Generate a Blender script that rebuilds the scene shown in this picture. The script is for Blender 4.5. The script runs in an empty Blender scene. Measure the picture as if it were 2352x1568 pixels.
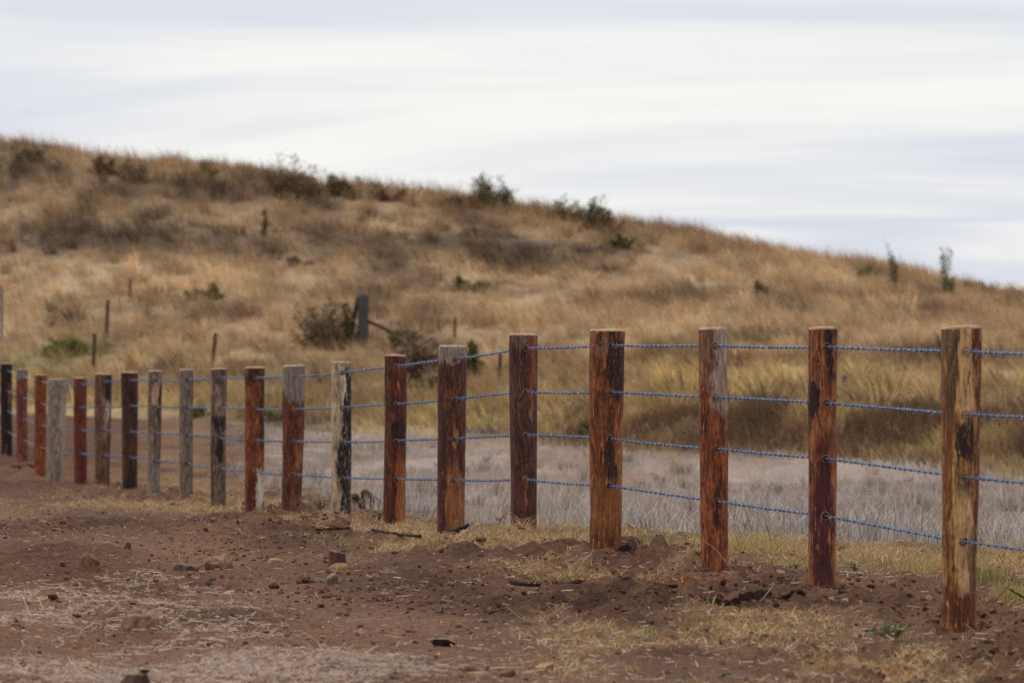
import bpy, bmesh, math, random
import numpy as np
from mathutils import Vector, Matrix

random.seed(7)
rng = np.random.default_rng(11)
SC = bpy.context.scene
COL = SC.collection

# ------------------------------------------------------------------ camera
F = 200.0 / 36.0 * 2352.0          # focal length in picture units (2352 wide)
CAMZ, HOR = 1.3, 740.0             # eye height, horizon row in the 2352-wide picture
cam = bpy.data.cameras.new('camera')
cam.sensor_width = 36.0
cam.lens = 200.0
cam.clip_start, cam.clip_end = 0.1, 6000.0
cam.dof.use_dof = True
cam.dof.focus_distance = 29.5
cam.dof.aperture_fstop = 7.2
camo = bpy.data.objects.new('camera', cam)
COL.objects.link(camo)
camo.location = (0, 0, CAMZ)
camo.rotation_euler = (math.pi / 2 - math.atan((784.0 - HOR) / F), 0, 0)
SC.camera = camo

# ------------------------------------------------------------------ light
SUN_EL, SUN_AZ = math.radians(58), math.radians(-62)   # azimuth measured from +Y towards +X; sun high on the left, a little ahead
world = bpy.data.worlds.new('World')
SC.world = world
world.use_nodes = True
wn, wl = world.node_tree.nodes, world.node_tree.links
wn.clear()
wo = wn.new('ShaderNodeOutputWorld')
bg = wn.new('ShaderNodeBackground')
bg.inputs['Strength'].default_value = 0.1
wl.new(bg.outputs[0], wo.inputs[0])
sky = wn.new('ShaderNodeTexSky')
sky.sky_type = 'NISHITA'
sky.sun_disc = False
sky.sun_elevation = SUN_EL
sky.sun_rotation = SUN_AZ
wtc = wn.new('ShaderNodeTexCoord')
wsep = wn.new('ShaderNodeSeparateXYZ')
wl.new(wtc.outputs['Generated'], wsep.inputs[0])


def wmath(op, a, b=None, c=None):
    n = wn.new('ShaderNodeMath')
    n.operation = op
    for k, v in enumerate((a, b, c)):
        if v is None:
            continue
        if isinstance(v, (int, float)):
            n.inputs[k].default_value = v
        else:
            wl.new(v, n.inputs[k])
    return n.outputs[0]


den = wmath('ADD', wmath('MAXIMUM', wsep.outputs[2], 0.0), 0.02)   # a flat cloud deck seen in perspective
wcx = wmath('DIVIDE', wsep.outputs[0], den)
wcy = wmath('DIVIDE', wsep.outputs[1], den)
wcomb = wn.new('ShaderNodeCombineXYZ')
wl.new(wcx, wcomb.inputs[0])
wl.new(wcy, wcomb.inputs[1])
wmap = wn.new('ShaderNodeMapping')
wmap.inputs['Location'].default_value = (0.0706, 0.6766, 0.0)
wmap.inputs['Rotation'].default_value = (0, 0, math.radians(-0.28))
wmap.inputs['Scale'].default_value = (0.2585, 0.1268, 1.0)
wl.new(wcomb.outputs[0], wmap.inputs[0])
wno = wn.new('ShaderNodeTexNoise')
wno.inputs['Scale'].default_value = 1.0
wno.inputs['Detail'].default_value = 6.0
wno.inputs['Roughness'].default_value = 0.55
wno.inputs['Distortion'].default_value = 0.6
wl.new(wmap.outputs[0], wno.inputs[0])
wmr = wn.new('ShaderNodeMapRange')
wmr.interpolation_type = 'SMOOTHSTEP'
wmr.inputs[1].default_value, wmr.inputs[2].default_value = 0.36, 0.60
wl.new(wno.outputs[0], wmr.inputs[0])
wm1 = wn.new('ShaderNodeMix')
wm1.data_type = 'RGBA'
wm1.inputs[0].default_value = 0.88
wl.new(sky.outputs[0], wm1.inputs[6])
wm1.inputs[7].default_value = (7.1, 7.5, 8.55, 1)
wm2 = wn.new('ShaderNodeMix')
wm2.data_type = 'RGBA'
wl.new(wmr.outputs[0], wm2.inputs[0])
wl.new(wm1.outputs[2], wm2.inputs[6])
wm2.inputs[7].default_value = (9.45, 9.4, 9.0, 1)
wl.new(wm2.outputs[2], bg.inputs[0])

sl = bpy.data.lights.new('sun', 'SUN')
sl.energy = 1.4
sl.angle = math.radians(14)
sl.color = (1.0, 0.95, 0.87)
so = bpy.data.objects.new('sun', sl)
COL.objects.link(so)
sd = Vector((math.sin(SUN_AZ) * math.cos(SUN_EL), math.cos(SUN_AZ) * math.cos(SUN_EL), math.sin(SUN_EL)))
so.rotation_euler = sd.to_track_quat('Z', 'Y').to_euler()
so.location = (0, 0, 60)

SC.view_settings.view_transform = 'Standard'
SC.view_settings.look = 'None'
SC.view_settings.exposure = 0.0
SC.view_settings.gamma = 1.0
SC.view_settings.use_curve_mapping = False
SC.render.engine = 'CYCLES'
SC.cycles.use_denoising = False
SC.cycles.max_bounces = 5
SC.cycles.diffuse_bounces = 3


# ------------------------------------------------------------------ helpers
def S(r, g, b, k=1.0):
    o = []
    for v in (r, g, b):
        v /= 255.0
        v = v / 12.92 if v <= 0.04045 else ((v + 0.055) / 1.055) ** 2.4
        o.append(v * k)
    return tuple(o)


_tab = np.random.default_rng(3).random((256, 256))


def vnoise(x, y, seed=0):
    x = np.asarray(x, float) + seed * 17.31
    y = np.asarray(y, float) + seed * 9.77
    xi, yi = np.floor(x).astype(int), np.floor(y).astype(int)
    fx, fy = x - xi, y - yi
    fx, fy = fx * fx * (3 - 2 * fx), fy * fy * (3 - 2 * fy)
    a, b = _tab[xi & 255, yi & 255], _tab[(xi + 1) & 255, yi & 255]
    c, d = _tab[xi & 255, (yi + 1) & 255], _tab[(xi + 1) & 255, (yi + 1) & 255]
    return (a * (1 - fx) + b * fx) * (1 - fy) + (c * (1 - fx) + d * fx) * fy


def fbm(x, y, seed=0, o=4):
    s, a, t, f = 0, 1.0, 0, 1.0
    for k in range(o):
        s = s + a * vnoise(np.asarray(x) * f, np.asarray(y) * f, seed + k * 3)
        t += a
        a *= 0.5
        f *= 2.03
    return s / t


def sstep(a, b, x):
    t = np.clip((np.asarray(x, float) - a) / (b - a), 0, 1)
    return t * t * (3 - 2 * t)


def np_mesh(name, verts, tris, mat, tint=None, smooth=False, parent=None, link=True):
    me = bpy.data.meshes.new(name)
    verts = np.ascontiguousarray(verts, dtype=np.float32)
    faces = np.ascontiguousarray(tris, dtype=np.int32)
    k = faces.shape[1]
    me.vertices.add(len(verts))
    me.vertices.foreach_set('co', verts.ravel())
    me.loops.add(faces.size)
    me.loops.foreach_set('vertex_index', faces.ravel())
    me.polygons.add(len(faces))
    me.polygons.foreach_set('loop_start', np.arange(0, faces.size, k, dtype=np.int32))
    me.polygons.foreach_set('use_smooth', np.full(len(faces), smooth, dtype=bool))
    me.update(calc_edges=True)
    if tint is not None:
        t = np.ones((len(verts), 4), dtype=np.float32)
        t[:, :3] = tint
        at = me.attributes.new('tint', 'FLOAT_COLOR', 'POINT')
        at.data.foreach_set('color', t.ravel())
    if mat is not None:
        me.materials.append(mat)
    o = bpy.data.objects.new(name, me)
    if link:
        COL.objects.link(o)
    if parent is not None:
        o.parent = parent
    return o


def tag(o, label=None, cat=None, group=None, kind=None):
    if label:
        o['label'] = label
    if cat:
        o['category'] = cat
    if group:
        o['group'] = group
    if kind:
        o['kind'] = kind
    return o


def thing(name, loc, label, cat, group=None, rz=0.0):
    o = bpy.data.objects.new(name, None)
    o.empty_display_size = 0.1
    o.location = loc
    o.rotation_euler = (0, 0, rz)
    COL.objects.link(o)
    return tag(o, label, cat, group)


class Geo:
    """collects vertices and triangles of one mesh"""

    def __init__(self):
        self.v, self.f, self.c, self.n = [], [], [], 0

    def add(self, v, f, c=None):
        v = np.asarray(v, float)
        self.v.append(v)
        self.f.append(np.asarray(f, int) + self.n)
        if c is not None:
            self.c.append(np.broadcast_to(np.asarray(c, float), (len(v), 3)))
        self.n += len(v)

    def tube(self, pts, rad, sides=6, c=None, cap=True):
        pts = np.asarray(pts, float)
        n = len(pts)
        rad = np.broadcast_to(np.asarray(rad, float), (n,))
        tan = np.gradient(pts, axis=0)
        tan /= np.linalg.norm(tan, axis=1)[:, None] + 1e-12
        ref = np.where(np.abs(tan[:, 2:3]) > 0.9, np.array([[1.0, 0, 0]]), np.array([[0, 0, 1.0]]))
        u = np.cross(tan, ref)
        u /= np.linalg.norm(u, axis=1)[:, None] + 1e-12
        w = np.cross(tan, u)
        a = np.linspace(0, 2 * np.pi, sides, endpoint=False)
        ring = u[:, None] * np.cos(a)[None, :, None] + w[:, None] * np.sin(a)[None, :, None]
        v = (pts[:, None] + ring * rad[:, None, None]).reshape(-1, 3)
        f = []
        for i in range(n - 1):
            for j in range(sides):
                p, q = i * sides + j, i * sides + (j + 1) % sides
                f += [(p, q, q + sides), (p, q + sides, p + sides)]
        if cap:
            v = np.vstack([v, pts[:1], pts[-1:]])
            b, t = n * sides, n * sides + 1
            for j in range(sides):
                f.append((b, (j + 1) % sides, j))
                f.append((t, (n - 1) * sides + j, (n - 1) * sides + (j + 1) % sides))
        self.add(v, f, c)

    def build(self, name, mat, parent=None, smooth=False):
        c = np.vstack(self.c) if self.c else None
        return np_mesh(name, np.vstack(self.v), np.vstack(self.f), mat, c, smooth, parent)


# ---- materials
def new_mat(name):
    m = bpy.data.materials.new(name)
    m.use_nodes = True
    nt = m.node_tree
    nt.nodes.clear()
    out = nt.nodes.new('ShaderNodeOutputMaterial')
    p = nt.nodes.new('ShaderNodeBsdfPrincipled')
    nt.links.new(p.outputs[0], out.inputs[0])
    return m, nt, p, out


class NB:
    def __init__(self, nt):
        self.nt = nt

    def put(self, sock, v):
        if isinstance(v, bpy.types.NodeSocket):
            self.nt.links.new(v, sock)
        elif isinstance(v, (tuple, list)):
            sock.default_value = tuple(v) + (1.0,) if len(v) == 3 and sock.type == 'RGBA' else tuple(v)
        else:
            sock.default_value = v

    def math(self, op, a, b=0.0, c=None, clamp=False):
        n = self.nt.nodes.new('ShaderNodeMath')
        n.operation = op
        n.use_clamp = clamp
        self.put(n.inputs[0], a)
        self.put(n.inputs[1], b)
        if c is not None:
            self.put(n.inputs[2], c)
        return n.outputs[0]

    def vec(self, op, a, b):
        n = self.nt.nodes.new('ShaderNodeVectorMath')
        n.operation = op
        self.put(n.inputs[0], a)
        self.put(n.inputs[1], b)
        return n.outputs[0]

    def noise(self, vec, scale, detail=4.0, rough=0.55, dist=0.0):
        n = self.nt.nodes.new('ShaderNodeTexNoise')
        n.inputs['Scale'].default_value = scale
        n.inputs['Detail'].default_value = detail
        n.inputs['Roughness'].default_value = rough
        n.inputs['Distortion'].default_value = dist
        self.put(n.inputs['Vector'], vec)
        return n

    def ramp(self, v, a, b, lo=0.0, hi=1.0):
        n = self.nt.nodes.new('ShaderNodeMapRange')
        n.interpolation_type = 'SMOOTHSTEP'
        self.put(n.inputs[0], v)
        for k, q in enumerate((a, b, lo, hi)):
            n.inputs[k + 1].default_value = q
        return n.outputs[0]

    def mix(self, fac, a, b, mode='MIX'):
        n = self.nt.nodes.new('ShaderNodeMix')
        n.data_type = 'RGBA'
        n.blend_type = mode
        self.put(n.inputs[0], fac)
        self.put(n.inputs[6], a)
        self.put(n.inputs[7], b)
        return n.outputs[2]

    def bump(self, h, strength, dist):
        n = self.nt.nodes.new('ShaderNodeBump')
        n.inputs['Strength'].default_value = strength
        n.inputs['Distance'].default_value = dist
        self.put(n.inputs['Height'], h)
        return n.outputs[0]


def noisy_mat(name, c1, c2, scale=20.0, rough=0.85, stretch=(1, 1, 1), bump=0.4, bdist=0.01, spec=0.25, metal=0.0):
    m, nt, p, _ = new_mat(name)
    b = NB(nt)
    tc = nt.nodes.new('ShaderNodeTexCoord')
    v = b.vec('MULTIPLY', tc.outputs['Object'], stretch)
    n = b.noise(v, scale, 6, 0.6)
    n2 = b.noise(v, scale * 5, 4, 0.6)
    c = b.mix(b.ramp(n.outputs[0], 0.33, 0.67), c1, c2)
    g = b.ramp(n2.outputs[0], 0.3, 0.7, 0.72, 1.22)
    c = b.mix(1.0, c, g, 'MULTIPLY')
    b.put(p.inputs['Base Color'], c)
    p.inputs['Roughness'].default_value = rough
    p.inputs['Metallic'].default_value = metal
    p.inputs['Specular IOR Level'].default_value = spec
    h = b.math('ADD', n.outputs[0], b.math('MULTIPLY', n2.outputs[0], 0.4))
    b.put(p.inputs['Normal'], b.bump(h, bump, bdist))
    return m


def tint_mat(name, rough=0.85, translucent=0.0, var=0.0, scale=30.0, bump=0.0, bdist=0.01):
    m, nt, p, out = new_mat(name)
    b = NB(nt)
    at = nt.nodes.new('ShaderNodeAttribute')
    at.attribute_name = 'tint'
    c = at.outputs['Color']
    if var > 0:
        tc = nt.nodes.new('ShaderNodeTexCoord')
        n = b.noise(tc.outputs['Object'], scale, 6, 0.65)
        n2 = b.noise(tc.outputs['Object'], scale * 6, 3, 0.6)
        s = b.math('ADD', b.math('MULTIPLY', n.outputs[0], 0.6), b.math('MULTIPLY', n2.outputs[0], 0.4))
        c = b.mix(1.0, c, b.ramp(s, 0.34, 0.66, 1 - var, 1 + var), 'MULTIPLY')
        if bump > 0:
            b.put(p.inputs['Normal'], b.bump(s, bump, bdist))
    b.put(p.inputs['Base Color'], c)
    p.inputs['Roughness'].default_value = rough
    p.inputs['Specular IOR Level'].default_value = 0.15
    if translucent > 0:
        tr = nt.nodes.new('ShaderNodeBsdfTranslucent')
        b.put(tr.inputs[0], c)
        mx = nt.nodes.new('ShaderNodeMixShader')
        mx.inputs[0].default_value = translucent
        nt.links.new(p.outputs[0], mx.inputs[1])
        nt.links.new(tr.outputs[0], mx.inputs[2])
        nt.links.new(mx.outputs[0], out.inputs[0])
    return m


M_GROUND = tint_mat('dirt', 0.95, 0, 0.5, 30.0, 1.0, 0.03)
M_HILL = tint_mat('hill_soil', 0.95, 0, 0.3, 3.0)
M_GRASS = tint_mat('dry_grass', 0.75, 0.22)
M_LEAF = tint_mat('leaf', 0.55, 0.2)
M_STRAW = tint_mat('straw', 0.7, 0.1)
M_CLOD = tint_mat('clod', 0.95, 0, 0.3, 60.0, 0.6, 0.01)
M_STEM = noisy_mat('stem', S(80, 62, 52), S(120, 96, 78), 30, 0.9)

# ------------------------------------------------------------------ the lie of the land
# fence posts, left to right: top left/right x, top y, bottom left/right x, bottom y, top-wire y, bottom-wire y (2352-wide picture)
POSTS = [
    (1, 28, 834, 2, 28, 1046, 849, 989), (37, 64, 847, 39, 64, 1067, 863, 1008), (79, 107, 860, 78, 105, 1097, 876, 1026),
    (110, 154, 870, 106, 145, 1108, 882, 1037), (169, 199, 867, 170, 200, 1113, 882, 1041), (218, 257, 858, 217, 252, 1117, 877, 1045),
    (278, 317, 854, 281, 315, 1133, 873, 1050), (341, 373, 851, 338, 367, 1140, 872, 1056), (411, 444, 848, 412, 444, 1150, 871, 1063),
    (485, 521, 846, 485, 519, 1165, 868, 1075), (562, 608, 843, 562, 605, 1185, 867, 1083), (648, 700, 839, 646, 690, 1195, 864, 1089),
    (761, 807, 831, 761, 807, 1202, 855, 1097), (883, 934, 815, 881, 931, 1210, 841, 1100), (1007, 1075, 794, 1004, 1066, 1214, 824, 1101),
    (1170, 1236, 767, 1172, 1232, 1228, 799, 1100), (1354, 1437, 757, 1354, 1426, 1258, 793, 1114), (1605, 1668, 753, 1611, 1675, 1322, 793, 1150),
    (1857, 1925, 752, 1855, 1919, 1355, 796, 1183), (2162, 2255, 750, 2161, 2240, 1443, 806, 1241)]
NP = len(POSTS)
DEP = np.array([22.5 + 2.5 * (NP - 1 - i) for i in range(NP)])


def P3(x, y, d):
    return np.array([(x - 1176.0) * d / F, d, CAMZ - (y - HOR) * d / F])


_py = DEP[::-1]
_pz = np.array([P3(0, p[5], d)[2] for p, d in zip(POSTS, DEP)])[::-1]
_px = np.array([P3((p[3] + p[4]) / 2, 0, d)[0] for p, d in zip(POSTS, DEP)])[::-1]
_yy = np.arange(0, 140, 0.5)
_zz = np.interp(_yy, np.r_[0, 15, _py, 80, 140], np.r_[0.08, 0.09, _pz, -0.4, -0.4])
_ker = np.hanning(9)
_ker /= _ker.sum()
_zz = np.convolve(np.pad(_zz, 4, mode='edge'), _ker, 'valid')


def fence_x(Y):
    return np.interp(Y, np.r_[0, _py, 140], np.r_[_px[0] + 22.5 * 0.18, _px, _px[-1] - 70 * 0.18])


def field_edge(Y):
    return np.interp(Y, [20, 27, 29.7, 31.4, 33.7, 44, 65, 80, 140], [9, 4.6, 2.6, 1.3, 0.3, -1.1, -3.2, -3.9, -6.5])


def toe(X):
    return np.clip(84.0 - 2.5 * np.asarray(X, float), 50.0, 124.0)


RIDGE = 190.0
SKY = [(0, 318), (100, 325), (200, 345), (300, 356), (420, 366), (600, 388), (740, 412), (850, 417), (950, 432), (1090, 450), (1250, 474),
       (1340, 498), (1450, 508), (1600, 524), (1700, 552), (1800, 573), (1950, 592), (2050, 608), (2150, 632), (2250, 657), (2352, 668)]
SKX = np.array([p[0] for p in SKY], float)
SKYY = np.array([p[1] for p in SKY], float) + 17.0
AX = (SKX - 1176.0) * RIDGE / F
AX = np.r_[-400, -70, -40, AX, 32, 60, 400]
AV = 1.7 + (HOR - SKYY) * RIDGE / F
AV = np.r_[9.5, 9.5, 8.9, AV, 1.0, 0.4, 0.4]


def prof(t):
    t = np.maximum(t, 0)
    s = np.clip(t - 0.9, 0, 0.22)
    q = np.where(t < 0.9, t ** 2.5, 0.768 + 2.13 * s - 2.13 / 0.3 * s * s)
    q = q - np.maximum(t - 1.12, 0) * 0.9
    return np.maximum(q / 0.928, 0)


def bank(X):
    return 0.10 + 0.42 * sstep(0.2, 3.2, X)


def macro(X, Y, hilly=True):
    X, Y = np.asarray(X, float), np.asarray(Y, float)
    z = np.interp(Y, _yy, _zz)
    z = z - 0.05 * sstep(0, 1.6, X - field_edge(Y))
    if not hilly:
        return z
    tl = toe(X)
    wob = (fbm(X * 0.35, Y * 0.2, 5, 2) - 0.5) * 3.0
    z = z + bank(X) * sstep(-0.6, 2.6, Y - tl - wob)
    t = (Y - tl) / (RIDGE - tl)
    z = z + np.interp(X, AX, AV) * prof(t)
    amp = sstep(0.02, 0.5, t)
    z = z + amp * ((fbm(X * 0.09, Y * 0.06, 21, 3) - 0.5) * 0.7 + (fbm(X * 0.45, Y * 0.3, 22, 2) - 0.5) * 0.16)
    return z


for _it in range(4):   # let the crest of the hill come out at its real height
    ds = np.linspace(120, 230, 400)
    for k in range(len(SKX)):
        e = np.max((macro((SKX[k] - 1176) * ds / F, ds) - CAMZ) / ds)
        want = (HOR - SKYY[k]) / F
        AV[3 + k] += (want - e) * RIDGE


# mounds of dug soil and hollows, in metres
MOUNDS = []
for i in range(NP):
    c = P3((POSTS[i][3] + POSTS[i][4]) / 2, 0, DEP[i])
    if i == 14:
        continue
    MOUNDS.append((c[0] + random.uniform(-.1, .25), c[1] + random.uniform(-.1, .2), random.uniform(.25, .5), random.uniform(.015, .05)))


def near_rough(X, Y):
    fx = fence_x(Y)
    band = np.exp(-((X - fx + 0.25) / 1.1) ** 2)
    n = fbm(X * 0.9, Y * 0.45, 31, 3)
    return np.clip(0.25 + 0.95 * band * sstep(0.36, 0.6, n + 0.1) + 0.5 * sstep(0.52, 0.66, n), 0.15, 1.3)


def ground_z(X, Y, hilly=True):
    X, Y = np.asarray(X, float), np.asarray(Y, float)
    z = macro(X, Y, hilly)
    fieldm = sstep(-0.1, 0.6, X - field_edge(Y))
    fade = 1 - sstep(70, 85, Y)
    ro = near_rough(X, Y) * (1 - 0.75 * fieldm)
    d = (fbm(X * 0.8, Y * 0.5, 1, 3) - 0.5) * 0.10
    f2 = fbm(X * 7, Y * 5, 2, 4)
    d = d + ro * ((f2 - 0.5) * 0.085 + np.maximum(f2 - 0.58, 0) * 0.14 + (vnoise(X * 11.3, Y * 7.1, 8) - .5) * .045)
    for mx, my, mr, mh in MOUNDS:
        q = ((X - mx) / mr) ** 2 + ((Y - my) / (mr * 1.4)) ** 2
        d = d + mh * np.exp(-q) * (0.5 + f2)
    # a wheel track worn along the left of the fence
    tr = np.exp(-((X - fence_x(Y) + 2.1) / 0.35) ** 2) + 0.7 * np.exp(-((X - fence_x(Y) + 3.6) / 0.35) ** 2)
    d = d * (1 - .6 * np.clip(tr, 0, 1)) - 0.03 * tr - 0.016
    # trodden flat where the bird stands and just in front of it
    flat = np.exp(-((X + .33) / .3) ** 2 - ((Y - 33.6) / 1.3) ** 2)
    d = d * (1 - flat) - .03 * flat
    return z + d * fade


def hit(x, y, lo=14.0, hi=240.0):
    ds = np.arange(lo, hi, 0.05)
    z = macro((x - 1176) * ds / F, ds)
    ray = CAMZ - (y - HOR) * ds / F
    k = np.argmax(ray <= z)
    d = ds[k] if ray[k] <= z[k] else hi
    X = (x - 1176) * d / F
    return np.array([X, d, float(ground_z(X, d))])


def zone(x, y, wx, hy):
    """an ellipse on the land: centre, half width and half length in metres"""
    c = hit(x, y)
    a, b = hit(x, y + hy), hit(x, y - hy)
    return (c[0], (a[1] + b[1]) / 2, wx * c[1] / F, max(abs(b[1] - a[1]) / 2, 0.2))


def inzone(X, Y, z):
    return np.exp(-(((X - z[0]) / z[2]) ** 2 + ((Y - z[1]) / z[3]) ** 2))


# ---- colours of the land
STRAW_Z = [zone(40, 1390, 170, 50), zone(290, 1345, 110, 26), zone(400, 1400, 120, 26), zone(470, 1455, 120, 26), zone(560, 1520, 200, 30), zone(120, 1530, 240, 24),
           zone(760, 1540, 200, 30)]
DRYG_Z = [zone(1250, 1262, 280, 14), zone(1480, 1300, 160, 14), zone(900, 1250, 120, 14), zone(2250, 1420, 160, 24), zone(2100, 1340, 160, 20), zone(1450, 1440, 220, 20), zone(1130, 1250, 190, 16), zone(1330, 1290, 220, 18), zone(880, 1232, 90, 10), zone(1700, 1420, 260, 26), zone(1560, 1500, 300, 30),
          zone(2050, 1500, 240, 34), zone(1900, 1550, 400, 20), zone(220, 1150, 220, 18), zone(420, 1165, 160, 12), zone(1250, 1400, 60, 8)]
DARK_Z = [zone(620, 1240, 180, 26), zone(900, 1330, 260, 26), zone(1100, 1370, 240, 22), zone(1500, 1375, 220, 22), zone(1780, 1350, 130, 20),
          zone(2250, 1490, 150, 22), zone(80, 1200, 200, 26), zone(2000, 1385, 160, 12)]
DUST_Z = [zone(420, 1250, 150, 40), zone(560, 1360, 130, 40), zone(700, 1480, 300, 40)]
SAWD_Z = [zone(1540, 1336, 95, 7), zone(1390, 1341, 60, 4), zone(2020, 1528, 120, 4)]

C_DIRT, C_DARK, C_DUST = np.array(S(103, 72, 57)), np.array(S(78, 54, 43)), np.array(S(130, 96, 75))
C_THATCH, C_FIELD, C_FIELD2, C_SAW = np.array(S(158, 126, 88)), np.array(S(134, 123, 119)), np.array(S(158, 139, 129)), np.array(S(140, 92, 64))


def straw_amt(X, Y):
    n = fbm(X * 2.2, Y * 1.0, 41, 4)
    s = sum(inzone(X, Y, z) for z in STRAW_Z)
    return np.clip(s, 0, 1.2) * sstep(0.30, 0.62, n)


def dry_amt(X, Y):
    n = fbm(X * 1.7, Y * 0.9, 42, 4)
    s = sum(inzone(X, Y, z) for z in DRYG_Z)
    e = X - field_edge(Y)
    strip = np.exp(-((e + 0.75) / 0.8) ** 2) * np.where(Y < 34, 1.25, 0.75)
    dk = sum(inzone(X, Y, z) for z in DARK_Z)
    return np.clip((np.clip(s, 0, 1.2) * sstep(0.36, 0.55, n) + strip * sstep(0.3, 0.5, n)) * (1 - 0.6 * np.clip(dk, 0, 1)), 0, 1.2)


def ground_col(X, Y):
    n1, n2 = fbm(X * 0.7, Y * 0.3, 51, 4), fbm(X * 4, Y * 2, 52, 4)
    dust = np.clip(sstep(0.45, 0.68, n1) * 0.6 + sum(inzone(X, Y, z) for z in DUST_Z) * 0.7, 0, 1)
    tr = np.clip(np.exp(-((X - fence_x(Y) + 2.1) / 0.42) ** 2) + np.exp(-((X - fence_x(Y) + 3.6) / 0.4) ** 2), 0, 1)
    dust = np.clip(dust + .4 * tr, 0, 1)
    dark = (1 - tr) * np.clip(sstep(0.52, 0.7, n2) * 0.45 + sum(inzone(X, Y, z) for z in DARK_Z) * 0.7, 0, 1)
    c = C_DIRT + (C_DUST - C_DIRT) * dust[:, None]
    c = c + (C_DARK - c) * dark[:, None]
    th = np.clip(0.55 * dry_amt(X, Y) + 0.3 * straw_amt(X, Y), 0, 0.75)
    c = c + (C_THATCH - c) * th[:, None]
    sw = np.clip(sum(inzone(X, Y, z) for z in SAWD_Z) * sstep(0.4, 0.55, n2) * 1.2, 0, 0.85)
    c = c + (C_SAW - c) * sw[:, None]
    fm = sstep(0.0, 0.8, X - field_edge(Y) + (n2 - 0.5))
    far = sstep(48, 66, Y + (n1 - .5) * 30)
    fc = C_FIELD + (C_FIELD2 - C_FIELD) * far[:, None]
    fc = fc * (0.55 + 0.5 * fbm(X * 0.8, Y * 0.12, 55, 4) + .45 * sstep(.38, .62, fbm(X * 2.2, Y * .4, 56, 4)))[:, None]
    pk = sstep(.52, .64, fbm(X * .5, Y * .16, 57, 3))[:, None]
    fc = fc + (np.array(S(150, 118, 100)) - fc) * pk * .6
    c = c + (fc - c) * fm[:, None]
    return c


def grid(x0, x1, nx, y0, y1, ny):
    xs, ys = np.linspace(x0, x1, nx), np.linspace(y0, y1, ny)
    X, Y = np.meshgrid(xs, ys)
    i = np.arange(nx * ny).reshape(ny, nx)
    q = np.stack([i[:-1, :-1], i[:-1, 1:], i[1:, 1:], i[1:, :-1]], -1).reshape(-1, 4)
    return X.ravel(), Y.ravel(), q


def sheet(name, xs, ys, zf, cf, mat, drop=None):
    X, Y = np.meshgrid(xs, ys)
    nx, ny = len(xs), len(ys)
    i = np.arange(nx * ny).reshape(ny, nx)
    q = np.stack([i[:-1, :-1], i[:-1, 1:], i[1:, 1:], i[1:, :-1]], -1).reshape(-1, 4)
    X, Y = X.ravel(), Y.ravel()
    Z = zf(X, Y)
    o = np_mesh(name, np.stack([X, Y, Z], 1), q, mat, cf(X, Y), True)
    return tag(o, kind='structure')


# the yard and the stubble field, fine near the fence, coarse outwards to the horizon
xs = np.unique(np.r_[np.linspace(-2500, -40, 14), np.linspace(-40, -9, 22), np.linspace(-9, -4.2, 60), np.linspace(-4.2, 4.2, 190),
                     np.linspace(4.2, 10, 80), np.linspace(10, 40, 22), np.linspace(40, 2500, 14)])
ys = np.unique(np.r_[np.linspace(-400, 5, 12), np.linspace(5, 17, 30), np.linspace(17, 46, 420), np.linspace(46, 90, 170), np.linspace(90, 132, 30)])


def near_z(X, Y):
    # tuck the sheet under the hill where the hill's own sheet takes over
    return ground_z(X, Y, False) - 0.6 * sstep(0.5, 3.0, Y - toe(X))


sheet('ground', xs, ys, near_z, ground_col, M_GROUND)

# ---- the hill
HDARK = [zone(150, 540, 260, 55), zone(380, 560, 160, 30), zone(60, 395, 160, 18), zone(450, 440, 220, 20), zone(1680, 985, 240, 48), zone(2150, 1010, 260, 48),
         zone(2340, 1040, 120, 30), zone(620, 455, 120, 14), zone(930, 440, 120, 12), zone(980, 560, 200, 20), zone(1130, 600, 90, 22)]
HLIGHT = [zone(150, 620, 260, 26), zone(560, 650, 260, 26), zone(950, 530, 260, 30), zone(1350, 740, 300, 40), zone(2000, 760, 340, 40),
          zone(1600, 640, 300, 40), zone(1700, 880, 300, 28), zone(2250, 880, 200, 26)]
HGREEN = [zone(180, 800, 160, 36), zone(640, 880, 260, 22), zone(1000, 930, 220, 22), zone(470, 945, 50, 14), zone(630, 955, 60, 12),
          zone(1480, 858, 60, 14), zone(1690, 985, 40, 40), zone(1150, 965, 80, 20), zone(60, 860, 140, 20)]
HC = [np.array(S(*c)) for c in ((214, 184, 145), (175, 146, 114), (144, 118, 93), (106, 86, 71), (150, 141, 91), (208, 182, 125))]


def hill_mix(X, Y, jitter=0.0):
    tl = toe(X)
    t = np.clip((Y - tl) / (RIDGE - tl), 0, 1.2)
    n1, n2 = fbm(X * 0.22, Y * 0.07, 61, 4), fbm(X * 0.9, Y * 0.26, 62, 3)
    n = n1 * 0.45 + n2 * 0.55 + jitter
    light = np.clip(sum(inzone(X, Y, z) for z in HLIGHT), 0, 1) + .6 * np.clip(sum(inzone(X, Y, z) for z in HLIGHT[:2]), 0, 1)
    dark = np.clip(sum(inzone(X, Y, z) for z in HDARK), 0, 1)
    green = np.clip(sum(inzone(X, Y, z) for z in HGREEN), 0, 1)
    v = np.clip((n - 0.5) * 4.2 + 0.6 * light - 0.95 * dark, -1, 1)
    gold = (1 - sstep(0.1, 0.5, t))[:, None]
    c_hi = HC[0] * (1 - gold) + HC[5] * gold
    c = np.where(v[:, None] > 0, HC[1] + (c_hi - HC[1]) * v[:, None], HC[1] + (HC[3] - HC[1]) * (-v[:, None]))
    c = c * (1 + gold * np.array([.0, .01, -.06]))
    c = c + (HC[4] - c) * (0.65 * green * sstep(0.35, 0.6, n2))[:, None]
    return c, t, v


def hill_z(X, Y):
    return ground_z(X, Y) + 0.01 - 0.5 * (1 - sstep(-2.5, -0.6, Y - toe(X)))


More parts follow.
